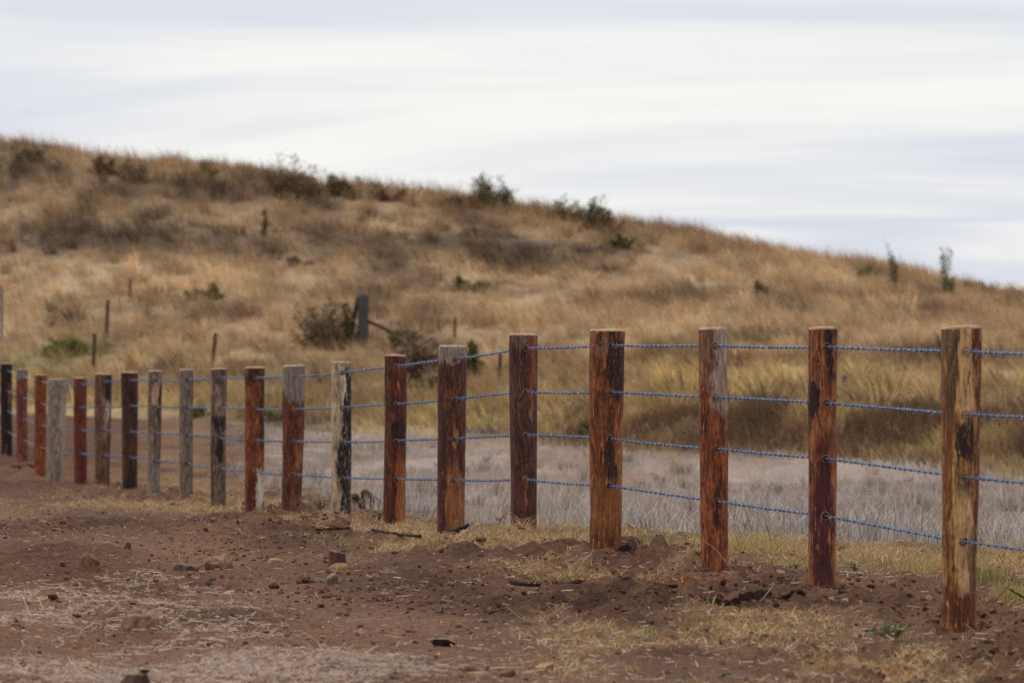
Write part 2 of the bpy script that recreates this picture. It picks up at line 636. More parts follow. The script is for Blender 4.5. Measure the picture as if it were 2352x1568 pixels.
xs = np.unique(np.r_[np.linspace(-900, -60, 14), np.linspace(-60, -24, 24), np.linspace(-24, 24, 190), np.linspace(24, 60, 24), np.linspace(60, 900, 14)])
ys = np.unique(np.r_[np.linspace(46, 64, 30), np.linspace(64, 125, 190), np.linspace(125, 215, 110), np.linspace(215, 420, 16)])
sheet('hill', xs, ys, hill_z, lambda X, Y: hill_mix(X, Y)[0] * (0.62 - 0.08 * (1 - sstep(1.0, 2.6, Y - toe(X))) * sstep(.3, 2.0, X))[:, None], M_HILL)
tag(sheet('far_ground', np.linspace(-4000, 4000, 9), np.linspace(410, 5000, 7), lambda X, Y: np.full(X.shape, -0.9), lambda X, Y: np.tile(HC[1], (len(X), 1)), M_HILL))

# ------------------------------------------------------------------ fence posts
pg = bpy.data.node_groups.new('bark_patch', 'ShaderNodeTree')
for nm in ('x', 'z', 'cx', 'wx', 'cz', 'wz', 'sharp'):
    pg.interface.new_socket(nm, in_out='INPUT', socket_type='NodeSocketFloat')
pg.interface.new_socket('mask', in_out='OUTPUT', socket_type='NodeSocketFloat')
gi, go = pg.nodes.new('NodeGroupInput'), pg.nodes.new('NodeGroupOutput')
gb = NB(pg)
ax = gb.math('DIVIDE', gb.math('ABSOLUTE', gb.math('SUBTRACT', gi.outputs[0], gi.outputs[2])), gi.outputs[3])
az = gb.math('DIVIDE', gb.math('ABSOLUTE', gb.math('SUBTRACT', gi.outputs[1], gi.outputs[4])), gi.outputs[5])
px_ = gb.math('POWER', gb.math('ADD', gb.math('POWER', ax, 3.0), gb.math('POWER', az, 3.0)), 0.333)
mk = gb.math('MULTIPLY', gb.math('SUBTRACT', 1.0, px_), gi.outputs[6], clamp=True)
pg.links.new(mk, go.inputs[0])

GAIN = 0.88


def post_material(i, H, base, streak, dark, dark_lo, patches):
    """stripped gum timber: streaky base, dark stains, then patches (colour, x, half width, z, half height, sharpness), x -1..1 across, z 0..1 up"""
    m, nt, p, _ = new_mat('post_timber_%02d' % i)
    b = NB(nt)
    tc = nt.nodes.new('ShaderNodeTexCoord')
    sep = nt.nodes.new('ShaderNodeSeparateXYZ')
    nt.links.new(tc.outputs['Generated'], sep.inputs[0])
    ob = b.vec('ADD', tc.outputs['Object'], (i * 3.17, i * 1.3, i * 2.1))
    w1 = b.noise(b.vec('MULTIPLY', ob, (11, 11, 3.4)), 1.0, 4, 0.6)
    w2 = b.noise(b.vec('MULTIPLY', ob, (60, 60, 9)), 1.0, 3, 0.6)
    ws = nt.nodes.new('ShaderNodeSeparateColor')
    nt.links.new(w1.outputs['Color'], ws.inputs[0])
    ws2 = nt.nodes.new('ShaderNodeSeparateColor')
    nt.links.new(w2.outputs['Color'], ws2.inputs[0])
    gx = b.math('MULTIPLY_ADD', sep.outputs[0], 2.0, -1.0)
    gx = b.math('MULTIPLY_ADD', b.math('SUBTRACT', ws.outputs[0], 0.5), 1.5, gx)
    gx = b.math('MULTIPLY_ADD', b.math('SUBTRACT', ws2.outputs[0], 0.5), 0.55, gx)
    gz = b.math('MULTIPLY_ADD', b.math('SUBTRACT', ws.outputs[1], 0.5), 0.16, sep.outputs[2])
    gz = b.math('MULTIPLY_ADD', b.math('SUBTRACT', ws2.outputs[1], 0.5), 0.10, gz)
    n1 = b.noise(b.vec('MULTIPLY', ob, (26, 26, 2.6)), 1.0, 5, 0.6, 0.6)
    n2 = b.noise(b.vec('MULTIPLY', ob, (17, 17, 3.2)), 1.0, 5, 0.65, 0.8)
    n3 = b.noise(b.vec('MULTIPLY', ob, (150, 150, 7)), 1.0, 4, 0.6)
    n4 = b.noise(b.vec('MULTIPLY', ob, (45, 45, 16)), 1.0, 4, 0.7)
    n5 = b.noise(b.vec('MULTIPLY', ob, (30, 30, 10)), 1.0, 5, 0.7, 0.5)
    n6 = b.noise(b.vec('MULTIPLY', ob, (70, 70, 13)), 1.0, 5, 0.7, 0.8)
    lum = tuple(v * GAIN for v in S(*base))
    c = b.mix(b.ramp(n1.outputs[0], 0.40, 0.60), lum, tuple(v * GAIN for v in S(*streak)))
    c = b.mix(b.ramp(n5.outputs[0], 0.46, 0.60, 0.0, 0.85), c, tuple(v * GAIN * .42 for v in S(*base)))
    c = b.mix(b.ramp(n2.outputs[0], dark_lo, dark_lo + 0.09), c, tuple(v * GAIN for v in S(*dark)))
    zo = 0.3 / (H + 0.3)
    for col, cx, wx, cz, wz, sh in patches:
        g = nt.nodes.new('ShaderNodeGroup')
        g.node_tree = pg
        for k, v in enumerate((gx, gz, cx, wx, zo + cz * (1 - zo), wz * (1 - zo), sh)):
            b.put(g.inputs[k], v)
        c = b.mix(g.outputs[0], c, tuple(v * GAIN for v in S(*col)))
    c = b.mix(b.ramp(n6.outputs[0], 0.56, 0.64, 0.0, 0.75), c, tuple(v * GAIN for v in S(*dark)))
    c = b.mix(b.ramp(n6.outputs[0], 0.44, 0.36, 0.0, 0.7), c, tuple(min(v * GAIN * 1.9, .6) for v in S(*streak)))
    c = b.mix(1.0, c, b.ramp(n3.outputs[0], 0.3, 0.7, 0.6, 1.3), 'MULTIPLY')
    c = b.mix(1.0, c, b.ramp(n4.outputs[0], 0.3, 0.7, 0.68, 1.28), 'MULTIPLY')
    hs = nt.nodes.new('ShaderNodeHueSaturation')
    hs.inputs['Saturation'].default_value = 0.99
    b.put(hs.inputs['Color'], c)
    c = hs.outputs[0]
    b.put(p.inputs['Base Color'], c)
    p.inputs['Roughness'].default_value = 0.72
    p.inputs['Specular IOR Level'].default_value = 0.25
    h = b.math('ADD', b.math('MULTIPLY', n3.outputs[0], 0.5), n1.outputs[0])
    b.put(p.inputs['Normal'], b.bump(h, 0.55, 0.006))
    return m


RED, ORG, DRK, BLK = (104, 52, 36), (142, 82, 48), (62, 38, 32), (40, 32, 31)
GRY, TAU, TAN, PUR, WHT, MAU = (140, 126, 116), (150, 130, 112), (190, 146, 92), (92, 46, 48), (208, 200, 176), (116, 86, 76)
SPEC = {
    0: (DRK, BLK, BLK, .5, [((128, 78, 56), .6, .3, .62, .16, 4), ((110, 70, 54), .1, .25, .06, .08, 4)],
        'near black post with a brown streak at the far left end of the fence'),
    1: ((128, 70, 54), (140, 84, 66), (96, 54, 52), .58, [(GRY, .1, 1.2, .97, .07, 6), (PUR, -.1, .3, .55, .18, 3)],
        'red brown post with a pale grey top, second from the left'),
    2: ((132, 66, 38), (156, 88, 50), (104, 52, 36), .58, [], 'orange brown post close on the left of the pale grey post'),
    3: ((160, 142, 124), (144, 126, 110), (130, 114, 100), .62, [((176, 150, 132), .75, .4, .4, .5, 3)], 'thick pale grey post among the red posts on the left'),
    4: ((112, 52, 36), (124, 62, 42), (84, 42, 36), .58, [((98, 36, 30), .3, .5, .2, .2, 3)], 'plain brick red post just right of the pale grey post'),
    5: ((112, 78, 64), (126, 88, 68), (82, 56, 46), .6, [(BLK, .8, .38, .88, .13, 5), ((158, 128, 112), .3, .4, .6, .22, 3), ((196, 180, 166), .55, .18, .68, .09, 5), (DRK, .9, .3, .3, .2, 4)],
        'mauve brown post with a black upper right corner and whitish blotches'),
    6: ((84, 50, 38), (96, 60, 44), (52, 34, 30), .5, [(BLK, .1, .8, .05, .08, 3), (DRK, -.6, .5, .9, .3, 3)], 'very dark brown post, seventh from the left'),
    7: ((132, 112, 98), (146, 124, 108), (98, 76, 62), .55, [((186, 148, 120), .3, .4, .82, .14, 4), (DRK, .85, .3, .6, .32, 4), ((120, 74, 52), .55, .3, .45, .2, 3), (GRY, 0, 1.2, .12, .16, 3)],
        'grey post with a pale tan patch near its top and a dark right edge'),
    8: ((142, 124, 110), (128, 112, 98), (104, 86, 72), .6, [((104, 70, 58), .95, .2, .6, .6, 3)], 'slim weathered grey post with dark wire holes'),
    9: ((112, 92, 82), (134, 108, 94), (74, 58, 52), .54, [(BLK, .2, .7, .62, .07, 5), (BLK, .2, .5, .44, .12, 4), ((160, 122, 100), 0, .35, .78, .14, 3), (DRK, -.9, .3, .25, .3, 3)],
        'mottled grey brown post with black blotches across its middle'),
    10: ((128, 64, 36), (152, 88, 48), (92, 48, 34), .56, [(DRK, .0, 1.2, .95, .06, 4), (DRK, .85, .35, .72, .3, 4), ((90, 34, 24), -.3, .6, .12, .16, 3), (WHT, .55, .38, .17, .17, 6), ((170, 160, 134), .4, .2, .02, .07, 5)],
         'orange red post with a white lichen patch at its foot'),
    11: ((106, 56, 42), (128, 72, 50), (82, 48, 42), .58, [(GRY, 0, 1.3, .93, .16, 4), ((156, 100, 62), .4, .25, .4, .08, 4), ((122, 96, 88), .3, .8, .05, .12, 2)],
         'red brown post whose top quarter is weathered grey'),
    12: ((198, 168, 138), (186, 156, 128), (176, 146, 120), .68, [(BLK, .8, .58, .68, .30, 9), (BLK, .5, 1.0, .34, .17, 9), (BLK, .35, .62, .06, .13, 7), ((96, 54, 42), .95, .28, .1, .2, 6), ((230, 220, 206), .12, .05, .84, .14, 9)],
         'half pale, half charred black post, the wire strands crossing its black side'),
    13: ((98, 50, 36), (116, 64, 42), (70, 42, 34), .55, [((156, 84, 42), .5, .5, .2, .24, 4), ((168, 92, 48), .2, .25, .82, .04, 6), ((48, 34, 30), .2, .5, .55, .07, 5), ((168, 108, 62), .55, .2, .14, .14, 4)],
         'dark red post with an orange lower half and a black knot halfway up'),
    14: ((98, 56, 44), (120, 72, 52), (70, 42, 36), .55, [((150, 132, 118), 0, 1.4, .98, .075, 7), ((158, 102, 62), .2, .7, .16, .2, 3), ((166, 116, 72), .35, .2, .5, .08, 4), ((78, 44, 38), -.7, .4, .5, .5, 2)],
         'dark red brown post with a short grey cap, a black bird at its foot'),
    15: ((94, 56, 48), (106, 62, 52), (66, 44, 40), .56, [((122, 96, 82), 0, 1.3, .98, .04, 4), ((140, 66, 42), .55, .3, .82, .2, 3), ((132, 96, 80), -.25, .06, .75, .22, 3), ((150, 112, 90), .62, .06, .7, .2, 4), ((140, 80, 52), .1, .15, .24, .07, 4)],
         'plum brown post with thin pale squiggles beside the broken branch'),
    16: ((130, 70, 40), (156, 92, 52), (86, 52, 38), .56, [((60, 40, 34), .35, .5, .85, .16, 5), ((64, 42, 36), .2, .5, .38, .12, 5), ((174, 112, 60), .9, .25, .45, .3, 3), ((150, 92, 50), 0, .9, .2, .16, 3), ((132, 98, 74), -.35, .5, .94, .06, 4)],
         'broad orange brown post with a round knot at its top'),
    17: ((138, 70, 40), (160, 90, 52), (76, 42, 32), .55, [((166, 140, 126), .5, .75, .84, .2, 4), ((178, 160, 154), .85, .3, .95, .1, 4), ((132, 92, 74), -.5, .6, .93, .12, 3), ((60, 36, 30), -.45, .3, .6, .04, 7), ((70, 40, 32), .3, .2, .28, .08, 4)],
         'orange brown post bleached grey at its upper right, a twig leaning on it'),
    18: ((132, 70, 46), (168, 104, 64), (58, 36, 34), .53, [((52, 36, 34), .45, .3, .93, .14, 5), ((60, 38, 36), -.7, .4, .72, .08, 5), ((166, 100, 60), .2, .5, .68, .08, 4), (PUR, .0, .72, .24, .3, 7), ((164, 100, 66), .9, .22, .24, .24, 5)],
         'post with dark blotches above and a smooth maroon lower half'),
    19: ((136, 76, 44), (186, 132, 76), (84, 54, 40), .56, [((212, 168, 116), .05, .46, .88, .2, 6), ((108, 54, 36), .85, .32, .85, .3, 4), ((116, 84, 60), -.65, .3, .88, .26, 3), ((64, 44, 36), .1, .5, .62, .07, 4),
                                                           ((196, 150, 92), -.35, .14, .5, .14, 5), ((116, 98, 72), .1, .4, .4, .14, 3), ((208, 164, 114), .1, .42, .28, .2, 6), ((130, 106, 74), .55, .22, .24, .12, 4), ((112, 58, 36), .0, 1.2, .05, .09, 3), ((112, 58, 38), .95, .3, .4, .6, 3)],
         'rightmost and tallest post, tan streaked between red brown edges'),
}
M_CUT = noisy_mat('cut_wood', S(196, 160, 134), S(160, 124, 102), 40, 0.85, (1, 1, 1), 0.5, 0.004)
M_CUTG = noisy_mat('cut_wood_grey', S(176, 160, 148), S(140, 124, 112), 40, 0.85, (1, 1, 1), 0.5, 0.004)
M_CHIP = noisy_mat('chipped_wood', S(176, 140, 108), S(120, 84, 62), 90, 0.9)
M_HOLE = noisy_mat('hole_dark', (0.006, 0.005, 0.004), (0.012, 0.009, 0.008), 30, 1.0)

WIRE_PTS = [[], [], [], []]
for i in range(NP):
    xa, xb, yt, xc, xd, yb, w0, w3 = POSTS[i]
    d = DEP[i]
    top, bot = P3((xa + xb) / 2, yt, d), P3((xc + xd) / 2, yb, d)
    rt, rb = (xb - xa) / 2 * d / F, (xd - xc) / 2 * d / F
    H = top[2] - bot[2]
    dx, dz = top[0] - bot[0], H
    base, streak, dark, dl, patches, label = SPEC[i]
    root = thing('fence_post', bot, label, 'fence post', 'timber posts of the barbed wire fence')
    near = i >= 9
    nu, nz = (44, 70) if near else (28, 40)
    hz = np.linspace(-0.3, H - 0.008, nz)
    th = np.linspace(0, 2 * np.pi, nu, endpoint=False)
    ZZ, TT = np.meshgrid(hz, th, indexing='ij')
    tt = np.clip(ZZ / H, 0, 1)
    # a slow bend and swelling along the trunk, knots and ridges round it
    rad = rb + (rt - rb) * sstep(0, 1, tt)
    rad = rad * (1 + 0.07 * (fbm(np.cos(TT) * 0.9 + i * 5, np.sin(TT) * 0.9 + ZZ * 1.6, 70 + i, 3) - 0.5) * 2
                 + 0.02 * (fbm(TT * 3 + i, ZZ * 5, 90 + i, 3) - 0.5) * 2)
    if near:
        kn = (random.uniform(3.6, 5.6), random.uniform(.3, .8) * H)
        rad = rad * (1 + 0.05 * np.exp(-(((TT - kn[0]) / .5) ** 2 + ((ZZ - kn[1]) / .06) ** 2)))
    wob = (fbm(ZZ * 1.1 + i * 3, ZZ * 0, 100 + i, 2) - 0.5) * 0.02
    X = dx * tt + wob * np.sin(np.pi * tt) + rad * np.cos(TT)
    Y = rad * np.sin(TT)
    # uneven saw cut: the rim tilts a little
    tilt = random.uniform(-.05, .05)
    Zt = ZZ + np.where(ZZ > H - .12, (X - dx) * tilt * (ZZ - H + .12) / .12, 0)
    V = np.stack([X, Y, Zt], -1).reshape(-1, 3)
    ii = np.arange(nu * nz).reshape(nz, nu)
    jj = np.roll(ii, -1, axis=1)
    q = np.stack([ii[:-1], jj[:-1], jj[1:], ii[1:]], -1).reshape(-1, 4)
    q = np.vstack([q[:, [0, 1, 2]], q[:, [0, 2, 3]]])
    np_mesh('shaft', V, q, post_material(i, H, base, streak, dark, dl, patches), None, True, root)
    # sawn top: worn arris rings and a rough domed cut face
    rim = V[ii[-1]]
    cen = rim.mean(0)
    g = Geo()
    rings = [rim]
    for s, up in ((0.985, .004), (0.94, .009), (0.6, .011), (0.3, .012)):
        r = cen + (rim - cen) * s
        r[:, 2] = rim[:, 2] * s + cen[2] * (1 - s) + up + (fbm(r[:, 0] * 60 + i, r[:, 1] * 60, 4, 2) - .5) * .007
        rings.append(r)
    v = np.vstack(rings + [cen[None] + np.array([[0, 0, .012]])])
    f = []
    for k in range(len(rings) - 1):
        for j in range(nu):
            a, b_, c_, e = k * nu + j, k * nu + (j + 1) % nu, (k + 1) * nu + (j + 1) % nu, (k + 1) * nu + j
            f += [(a, b_, c_), (a, c_, e)]
    ci = len(v) - 1
    for j in range(nu):
        f.append(((len(rings) - 1) * nu + j, (len(rings) - 1) * nu + (j + 1) % nu, ci))
    g.add(v, f)
    g.build('cut_top', M_CUTG if i in (1, 3, 8, 11, 14) else M_CUT, root, True)
    # wire heights and the drilled holes on the near side
    if i + 1 < NP:
        n_ = P3((POSTS[i + 1][3] + POSTS[i + 1][4]) / 2, 0, DEP[i + 1])
        dr = np.array([n_[0] - bot[0], n_[1] - bot[1]])
    else:
        dr = np.array([0.42, -2.5])
    dr /= np.linalg.norm(dr)
    for k, s in enumerate((0, 0.333, 0.662, 1.0)):
        wy = w0 + (w3 - w0) * s
        wz = P3(0, wy, d)[2] - bot[2]
        cx = dx * wz / H
        WIRE_PTS[k].append((bot[0] + cx, bot[1], bot[2] + wz))
        rr = rb + (rt - rb) * wz / H
        if i < 3:
            continue
        # drilled hole: chipped rim with a dark throat
        hp = np.array([cx + dr[0] * rr * 0.985, dr[1] * rr * 0.985, wz])
        nrm = np.array([dr[0], dr[1], 0.0])
        u_ = np.array([-dr[1], dr[0], 0.0])
        up = np.array([0, 0, 1.0])
        a = np.linspace(0, 2 * np.pi, 12, endpoint=False)
        prf = [(0.0165, -.012), (0.0160, .005), (0.0130, .0062), (0.0118, -.012)]
        jit = 1 + 0.25 * np.random.default_rng(i * 9 + k).random(12)
        vs = []
        for r_, o_ in prf:
            vs.append(hp + (np.cos(a) * r_ * jit)[:, None] * u_ + (np.sin(a) * r_ * jit)[:, None] * up + nrm * o_)
        gg = Geo()
        ff = []
        for q_ in range(3):
            for j in range(12):
                a0, a1, b1, b0 = q_ * 12 + j, q_ * 12 + (j + 1) % 12, (q_ + 1) * 12 + (j + 1) % 12, (q_ + 1) * 12 + j
                ff += [(a0, a1, b1), (a0, b1, b0)]
        gg.add(np.vstack(vs), ff)
        hole = gg.build('wire_hole', M_CHIP, root)
        gg = Geo()
        vs = np.vstack([hp + (np.cos(a) * .0148)[:, None] * u_ + (np.sin(a) * .0148)[:, None] * up + nrm * .0036, (hp - nrm * .006)[None]])
        gg.add(vs, [(j, (j + 1) % 12, 12) for j in range(12)])
        gg.build('throat', M_HOLE, hole)
    if i == 16:   # the round knot near the top of the broad post
        kz, kx = H - 0.045, dx - rt * 0.36
        ky = -math.sqrt(max(rt * rt - (rt * 0.36) ** 2, 0)) * 1.0
        g = Geo()
        a = np.linspace(0, 2 * np.pi, 16, endpoint=False)
        vs = []
        for r_, o_ in ((.033, .012), (.031, -.006), (.026, -.008), (.0235, -.001), (.012, -.003), (.009, .006)):
            vs.append(np.stack([kx + np.cos(a) * r_, np.full(16, ky) + o_ + 0.3 * np.abs(np.cos(a)) * r_ * np.where(np.cos(a) < 0, 1, 0), kz + np.sin(a) * r_ * 1.15], 1))
        vs.append(np.array([[kx, ky + .008, kz]]))
        ff = []
        for q_ in range(5):
            for j in range(16):
                a0, a1, b1, b0 = q_ * 16 + j, q_ * 16 + (j + 1) % 16, (q_ + 1) * 16 + (j + 1) % 16, (q_ + 1) * 16 + j
                ff += [(a0, a1, b1), (a0, b1, b0)]
        ff += [(5 * 16 + j, 5 * 16 + (j + 1) % 16, 96) for j in range(16)]
        g.add(np.vstack(vs), ff)
        kn_ = g.build('knot', noisy_mat('knot_wood', S(120, 84, 58, 1.2), S(84, 54, 40, 1.2), 60), root)
        g = Geo()
        aa = np.linspace(0, 2 * np.pi, 9, endpoint=False)
        g.add(np.vstack([np.stack([kx + np.cos(aa) * .0085 * (1 + .3 * np.sin(3 * aa)), np.full(9, ky - .0045), kz + np.sin(aa) * .0115], 1), [[kx, ky + .004, kz]]]),
              [(j, (j + 1) % 9, 9) for j in range(9)])
        g.build('knot_hole', M_HOLE, kn_)

# ------------------------------------------------------------------ barbed wire strands
M_WIRE = noisy_mat('blue_zinc_wire', S(56, 90, 138), S(122, 150, 186), 90, 0.32, (1, 1, 1), 0.2, 0.002, 0.6, 0.35)
WORD = ['top', 'second', 'third', 'bottom']
for k in range(4):
    pts = WIRE_PTS[k]
    a, b_ = np.array(pts[-1]), np.array(pts[-2])
    nd = P3(2570, 810 + (0, 155, 312, 474)[k], 20.0)
    e = nd + (nd - a) * 3.0
    s = np.array(pts[0]) + (np.array(pts[0]) - np.array(pts[1])) * 2.0
    pts = [s] + [np.array(p) for p in pts] + [nd, e]
    path, org = [], []
    strand = []
    L = 0.0
    for p, q in zip(pts[:-1], pts[1:]):
        ln = np.linalg.norm(q - p)
        step = 0.022 if p[1] < 60 else 0.05
        n = max(int(ln / step), 2)
        t = np.linspace(0, 1, n, endpoint=False)
        c = p + (q - p) * t[:, None]
        c[:, 2] -= rng.uniform(-.002, .008) * 4 * t * (1 - t) * (ln / 2.5)
        path.append(c)
    path = np.vstack(path + [np.array(pts[-1])[None]])
    seg = np.linalg.norm(np.diff(path, axis=0), axis=1)
    acc = np.r_[0, np.cumsum(seg)]
    tan = np.gradient(path, axis=0)
    tan /= np.linalg.norm(tan, axis=1)[:, None]
    u = np.cross(tan, np.array([0, 0, 1.0]))
    u /= np.linalg.norm(u, axis=1)[:, None]
    w = np.cross(u, tan)
    root = thing('barbed_wire', path[len(path) // 2], WORD[k] + ' strand of blue barbed wire threaded through the posts', 'barbed wire', 'four strands of blue barbed wire')
    o0 = path[len(path) // 2]
    for s_ in (0, 1):
        ph = acc / 0.075 * 2 * np.pi + s_ * np.pi
        g = Geo()
        g.tube(path - o0 + (u * np.cos(ph)[:, None] + w * np.sin(ph)[:, None]) * 0.0027, 0.0030, 4)
        g.build('strand', M_WIRE, root, True)
    g = Geo()
    pos = 0.05
    rb_ = np.random.default_rng(50 + k)
    while pos < acc[-1] - 0.1:
        j = np.searchsorted(acc, pos)
        c = path[j] - o0
        off_ = np.min(np.linalg.norm(np.array(WIRE_PTS[k])[:, :2] - path[j][:2], axis=1))
        if path[j][1] < 62 and off_ > .13:
            a0 = rb_.uniform(0, np.pi)
            for m_ in range(2):   # two short wires wound round the strands, their four ends sticking out
                an = a0 + m_ * 1.35 + rb_.uniform(-.2, .2)
                dv = u[j] * np.cos(an) + w[j] * np.sin(an)
                ax_ = tan[j] * (0.006 * (m_ * 2 - 1))
                ln = rb_.uniform(.012, .018)
                g.tube(np.array([c - dv * ln + ax_ * 1.6, c + ax_, c + dv * ln + ax_ * 1.6]), [.0008, .0022, .0008], 4)
                # the winding itself
            tt = np.linspace(-1, 1, 4)
            g.tube(c + tan[j] * (tt * 0.012)[:, None], [.0064, .0070, .0070, .0064], 5, cap=False)
        pos += rb_.uniform(.075, .14)
    g.build('barbs', M_WIRE, root)


# ------------------------------------------------------------------ plants, stones and wood
def blade_mesh(P, Hh, W, lean, tint, ang=None, tipdark=1.0):
    """bent grass blades: five points and three faces each"""
    n = len(P)
    if ang is None:
        ang = rng.uniform(0, np.pi, n)
    wv = np.stack([np.cos(ang), np.sin(ang), np.zeros(n)], 1) * (W / 2)[:, None]
    mid = P + np.stack([lean[:, 0] * .35, lean[:, 1] * .35, Hh * .6], 1)
    tip = P + np.stack([lean[:, 0], lean[:, 1], Hh], 1)
    V = np.stack([P - wv, P + wv, mid - wv * .75, mid + wv * .75, tip], 1).reshape(-1, 3)
    b = np.arange(n)[:, None] * 5
    Fc = np.concatenate([b + np.array([[0, 1, 3]]), b + np.array([[0, 3, 2]]), b + np.array([[2, 3, 4]])])
    T = np.repeat(tint, 5, axis=0)
    if tipdark != 1.0:
        T = T.copy()
        T[4::5] *= tipdark
    return V, Fc, T


def leaf_cloud(g, c, sx, sy, sz, n, size, cols, shape='dome', rr=None):
    """small bent leaves spread through a crown's volume"""
    r = rr or rng
    cols = np.array(cols)
    u = r.random(n) ** 0.5
    th = r.uniform(0, 2 * np.pi, n)
    z = r.random(n)
    lump = 0.65 + 0.7 * fbm(np.cos(th) * 1.5 + c[0], np.sin(th) * 1.5 + z * 3 + c[1], 7, 2)
    if shape == 'dome':
        w = np.sqrt(np.clip(1 - z ** 2, 0.03, 1))
    elif shape == 'spire':
        w = 1 - z * 0.75
    else:
        w = np.ones(n)
    P = np.stack([c[0] + np.cos(th) * u * w * sx * lump, c[1] + np.sin(th) * u * w * sy * lump, c[2] + z * sz * (0.75 + 0.5 * fbm(np.cos(th) * 2 + c[0], np.sin(th) * 2, 9, 2))], 1)
    d1 = r.normal(size=(n, 3))
    d1 /= np.linalg.norm(d1, axis=1)[:, None]
    d2 = np.cross(d1, r.normal(size=(n, 3)))
    d2 /= np.linalg.norm(d2, axis=1)[:, None]
    s = (size * r.uniform(.6, 1.4, n))[:, None]
    V = np.stack([P - d1 * s, P + d2 * s * .4, P + d1 * s, P - d2 * s * .4], 1).reshape(-1, 3)
    b = np.arange(n)[:, None] * 4
    Fc = np.concatenate([b + np.array([[0, 1, 2]]), b + np.array([[0, 2, 3]])])
    T = cols[r.integers(0, len(cols), n)] * r.uniform(.75, 1.25, n)[:, None]
    g.add(V, Fc, np.repeat(T, 4, axis=0))


def shrub(x, y, w, h, cols, label, group, dense=1.0, shape='dome', stems=9, leaf=None, name='shrub', cat='shrub', twiggy=0):
    """a ragged scrub plant; w, h in picture units at its place on the hill"""
    c = hit(x, y)
    k = c[1] / F
    W, Hm = w * k / 2 * 1.3, h * k * 1.45
    root = thing(name, c - np.array([0, 0, .05]), label, cat, group)
    rr = np.random.default_rng(int(x * 7 + y))
    cols = np.array(list(cols) + [S(150, 122, 88)]) * 1.12
    g, gl = Geo(), Geo()
    ls = leaf or .048
    ns = stems + twiggy
    per = max(int(2400 * dense / ns), 12)
    for s in range(ns):
        tw = s >= stems
        a, o = rr.uniform(0, 2 * np.pi), rr.random() ** .5
        if shape == 'spire':
            top = np.array([rr.normal() * W * .5, rr.normal() * W * .5, Hm * rr.uniform(.5, 1.0)])
        else:
            top = np.array([np.cos(a) * o * W * 1.1, np.sin(a) * o * W, Hm * rr.uniform(.35, 1.0) * math.sqrt(max(1.05 - .75 * o * o, .1)) * (1.12 if tw else .9)])
        b0 = np.array([np.cos(a) * W * .25 * o, np.sin(a) * W * .25 * o, -0.05])
        mid = (b0 + top) / 2 + rr.normal(size=3) * W * .10
        g.tube(np.array([b0, mid, top]), [.014, .010, .003], 5)
        for _ in range(4 if tw else 3):
            q = mid + (top - mid) * rr.uniform(0, .9)
            e = q + np.array([rr.normal() * W * .3, rr.normal() * W * .3, rr.uniform(-.05, .22) * Hm])
            g.tube(np.array([q, (q + e) / 2 + rr.normal(size=3) * .02, e]), [.006, .004, .0015], 4)
        # a loose spray of leaves along the upper part of each stem
        n = int(per * rr.uniform(.3, 1.7) * (.35 if tw else 1) * (.3 if shape == 'spire' else 1))
        t = rr.uniform(.15, 1.0, n)[:, None]
        P = b0 * (1 - t) ** 2 + mid * 2 * t * (1 - t) + top * t ** 2
        sp = (W * .22 if shape != 'spire' else W * .3) * (1.15 - .7 * t)
        P = P + rr.normal(size=(n, 3)) * sp * np.array([1, 1, .6])
        P[:, 2] = np.maximum(P[:, 2], .02)
        d1 = rr.normal(size=(n, 3))
        d1 /= np.linalg.norm(d1, axis=1)[:, None]
        d2 = np.cross(d1, rr.normal(size=(n, 3)))
        d2 /= np.linalg.norm(d2, axis=1)[:, None]
        sz = (ls * rr.uniform(.5, 1.4, n))[:, None]
        V = np.stack([P - d1 * sz, P + d2 * sz * .4, P + d1 * sz, P - d2 * sz * .4], 1).reshape(-1, 3)
        bq = np.arange(n)[:, None] * 4
        Fc = np.concatenate([bq + np.array([[0, 1, 2]]), bq + np.array([[0, 2, 3]])])
        T = cols[rr.integers(0, len(cols), n)] * rr.uniform(.7, 1.25, n)[:, None]
        gl.add(V, Fc, np.repeat(T, 4, axis=0))
    g.build('stems', M_STEM, root)
    gl.build('foliage', M_LEAF, root)
    return root


G_DARK = [S(74, 72, 48), S(86, 80, 54), S(100, 86, 60)]
G_OLIVE = [S(96, 92, 50), S(112, 104, 56), S(84, 80, 48)]
G_BRIGHT = [S(84, 104, 46), S(100, 118, 52), S(72, 90, 44)]
G_BROWN = [S(104, 76, 60), S(120, 88, 68), S(88, 64, 54)]
G_MAUVE = [S(92, 70, 66), S(108, 82, 76), S(78, 58, 56)]
BG = 'shrubs on the grassy hill'
shrub(660, 452, 120, 78, G_DARK + G_BROWN, 'dark twiggy shrub on the skyline left of centre', BG, 2.4, twiggy=10)
shrub(765, 452, 62, 48, G_OLIVE, 'small yellow green bush on the skyline beside the dark twiggy shrub', BG, 1.0)
shrub(710, 450, 70, 40, G_BROWN + G_OLIVE, 'brown and olive scrub joining the dark twiggy shrub to the yellow green bush', BG, 1.0, twiggy=4)
shrub(835, 456, 70, 36, G_OLIVE + G_BROWN, 'low olive scrub right of the yellow green skyline bush', BG, .8, twiggy=4)
shrub(1060, 478, 60, 34, G_BROWN, 'russet scrub left of the olive green skyline shrub', BG, .8)
shrub(905, 462, 70, 40, G_BROWN, 'reddish brown low bush just under the skyline', BG, .9)
shrub(1140, 482, 110, 68, G_OLIVE + G_DARK, 'olive green shrub on the skyline above the middle of the hill', BG, 2.2, twiggy=8)
shrub(1215, 490, 66, 70, G_MAUVE + G_DARK, 'greyish twiggy shrub leaning against the olive shrub on the skyline', BG, .8, twiggy=10)
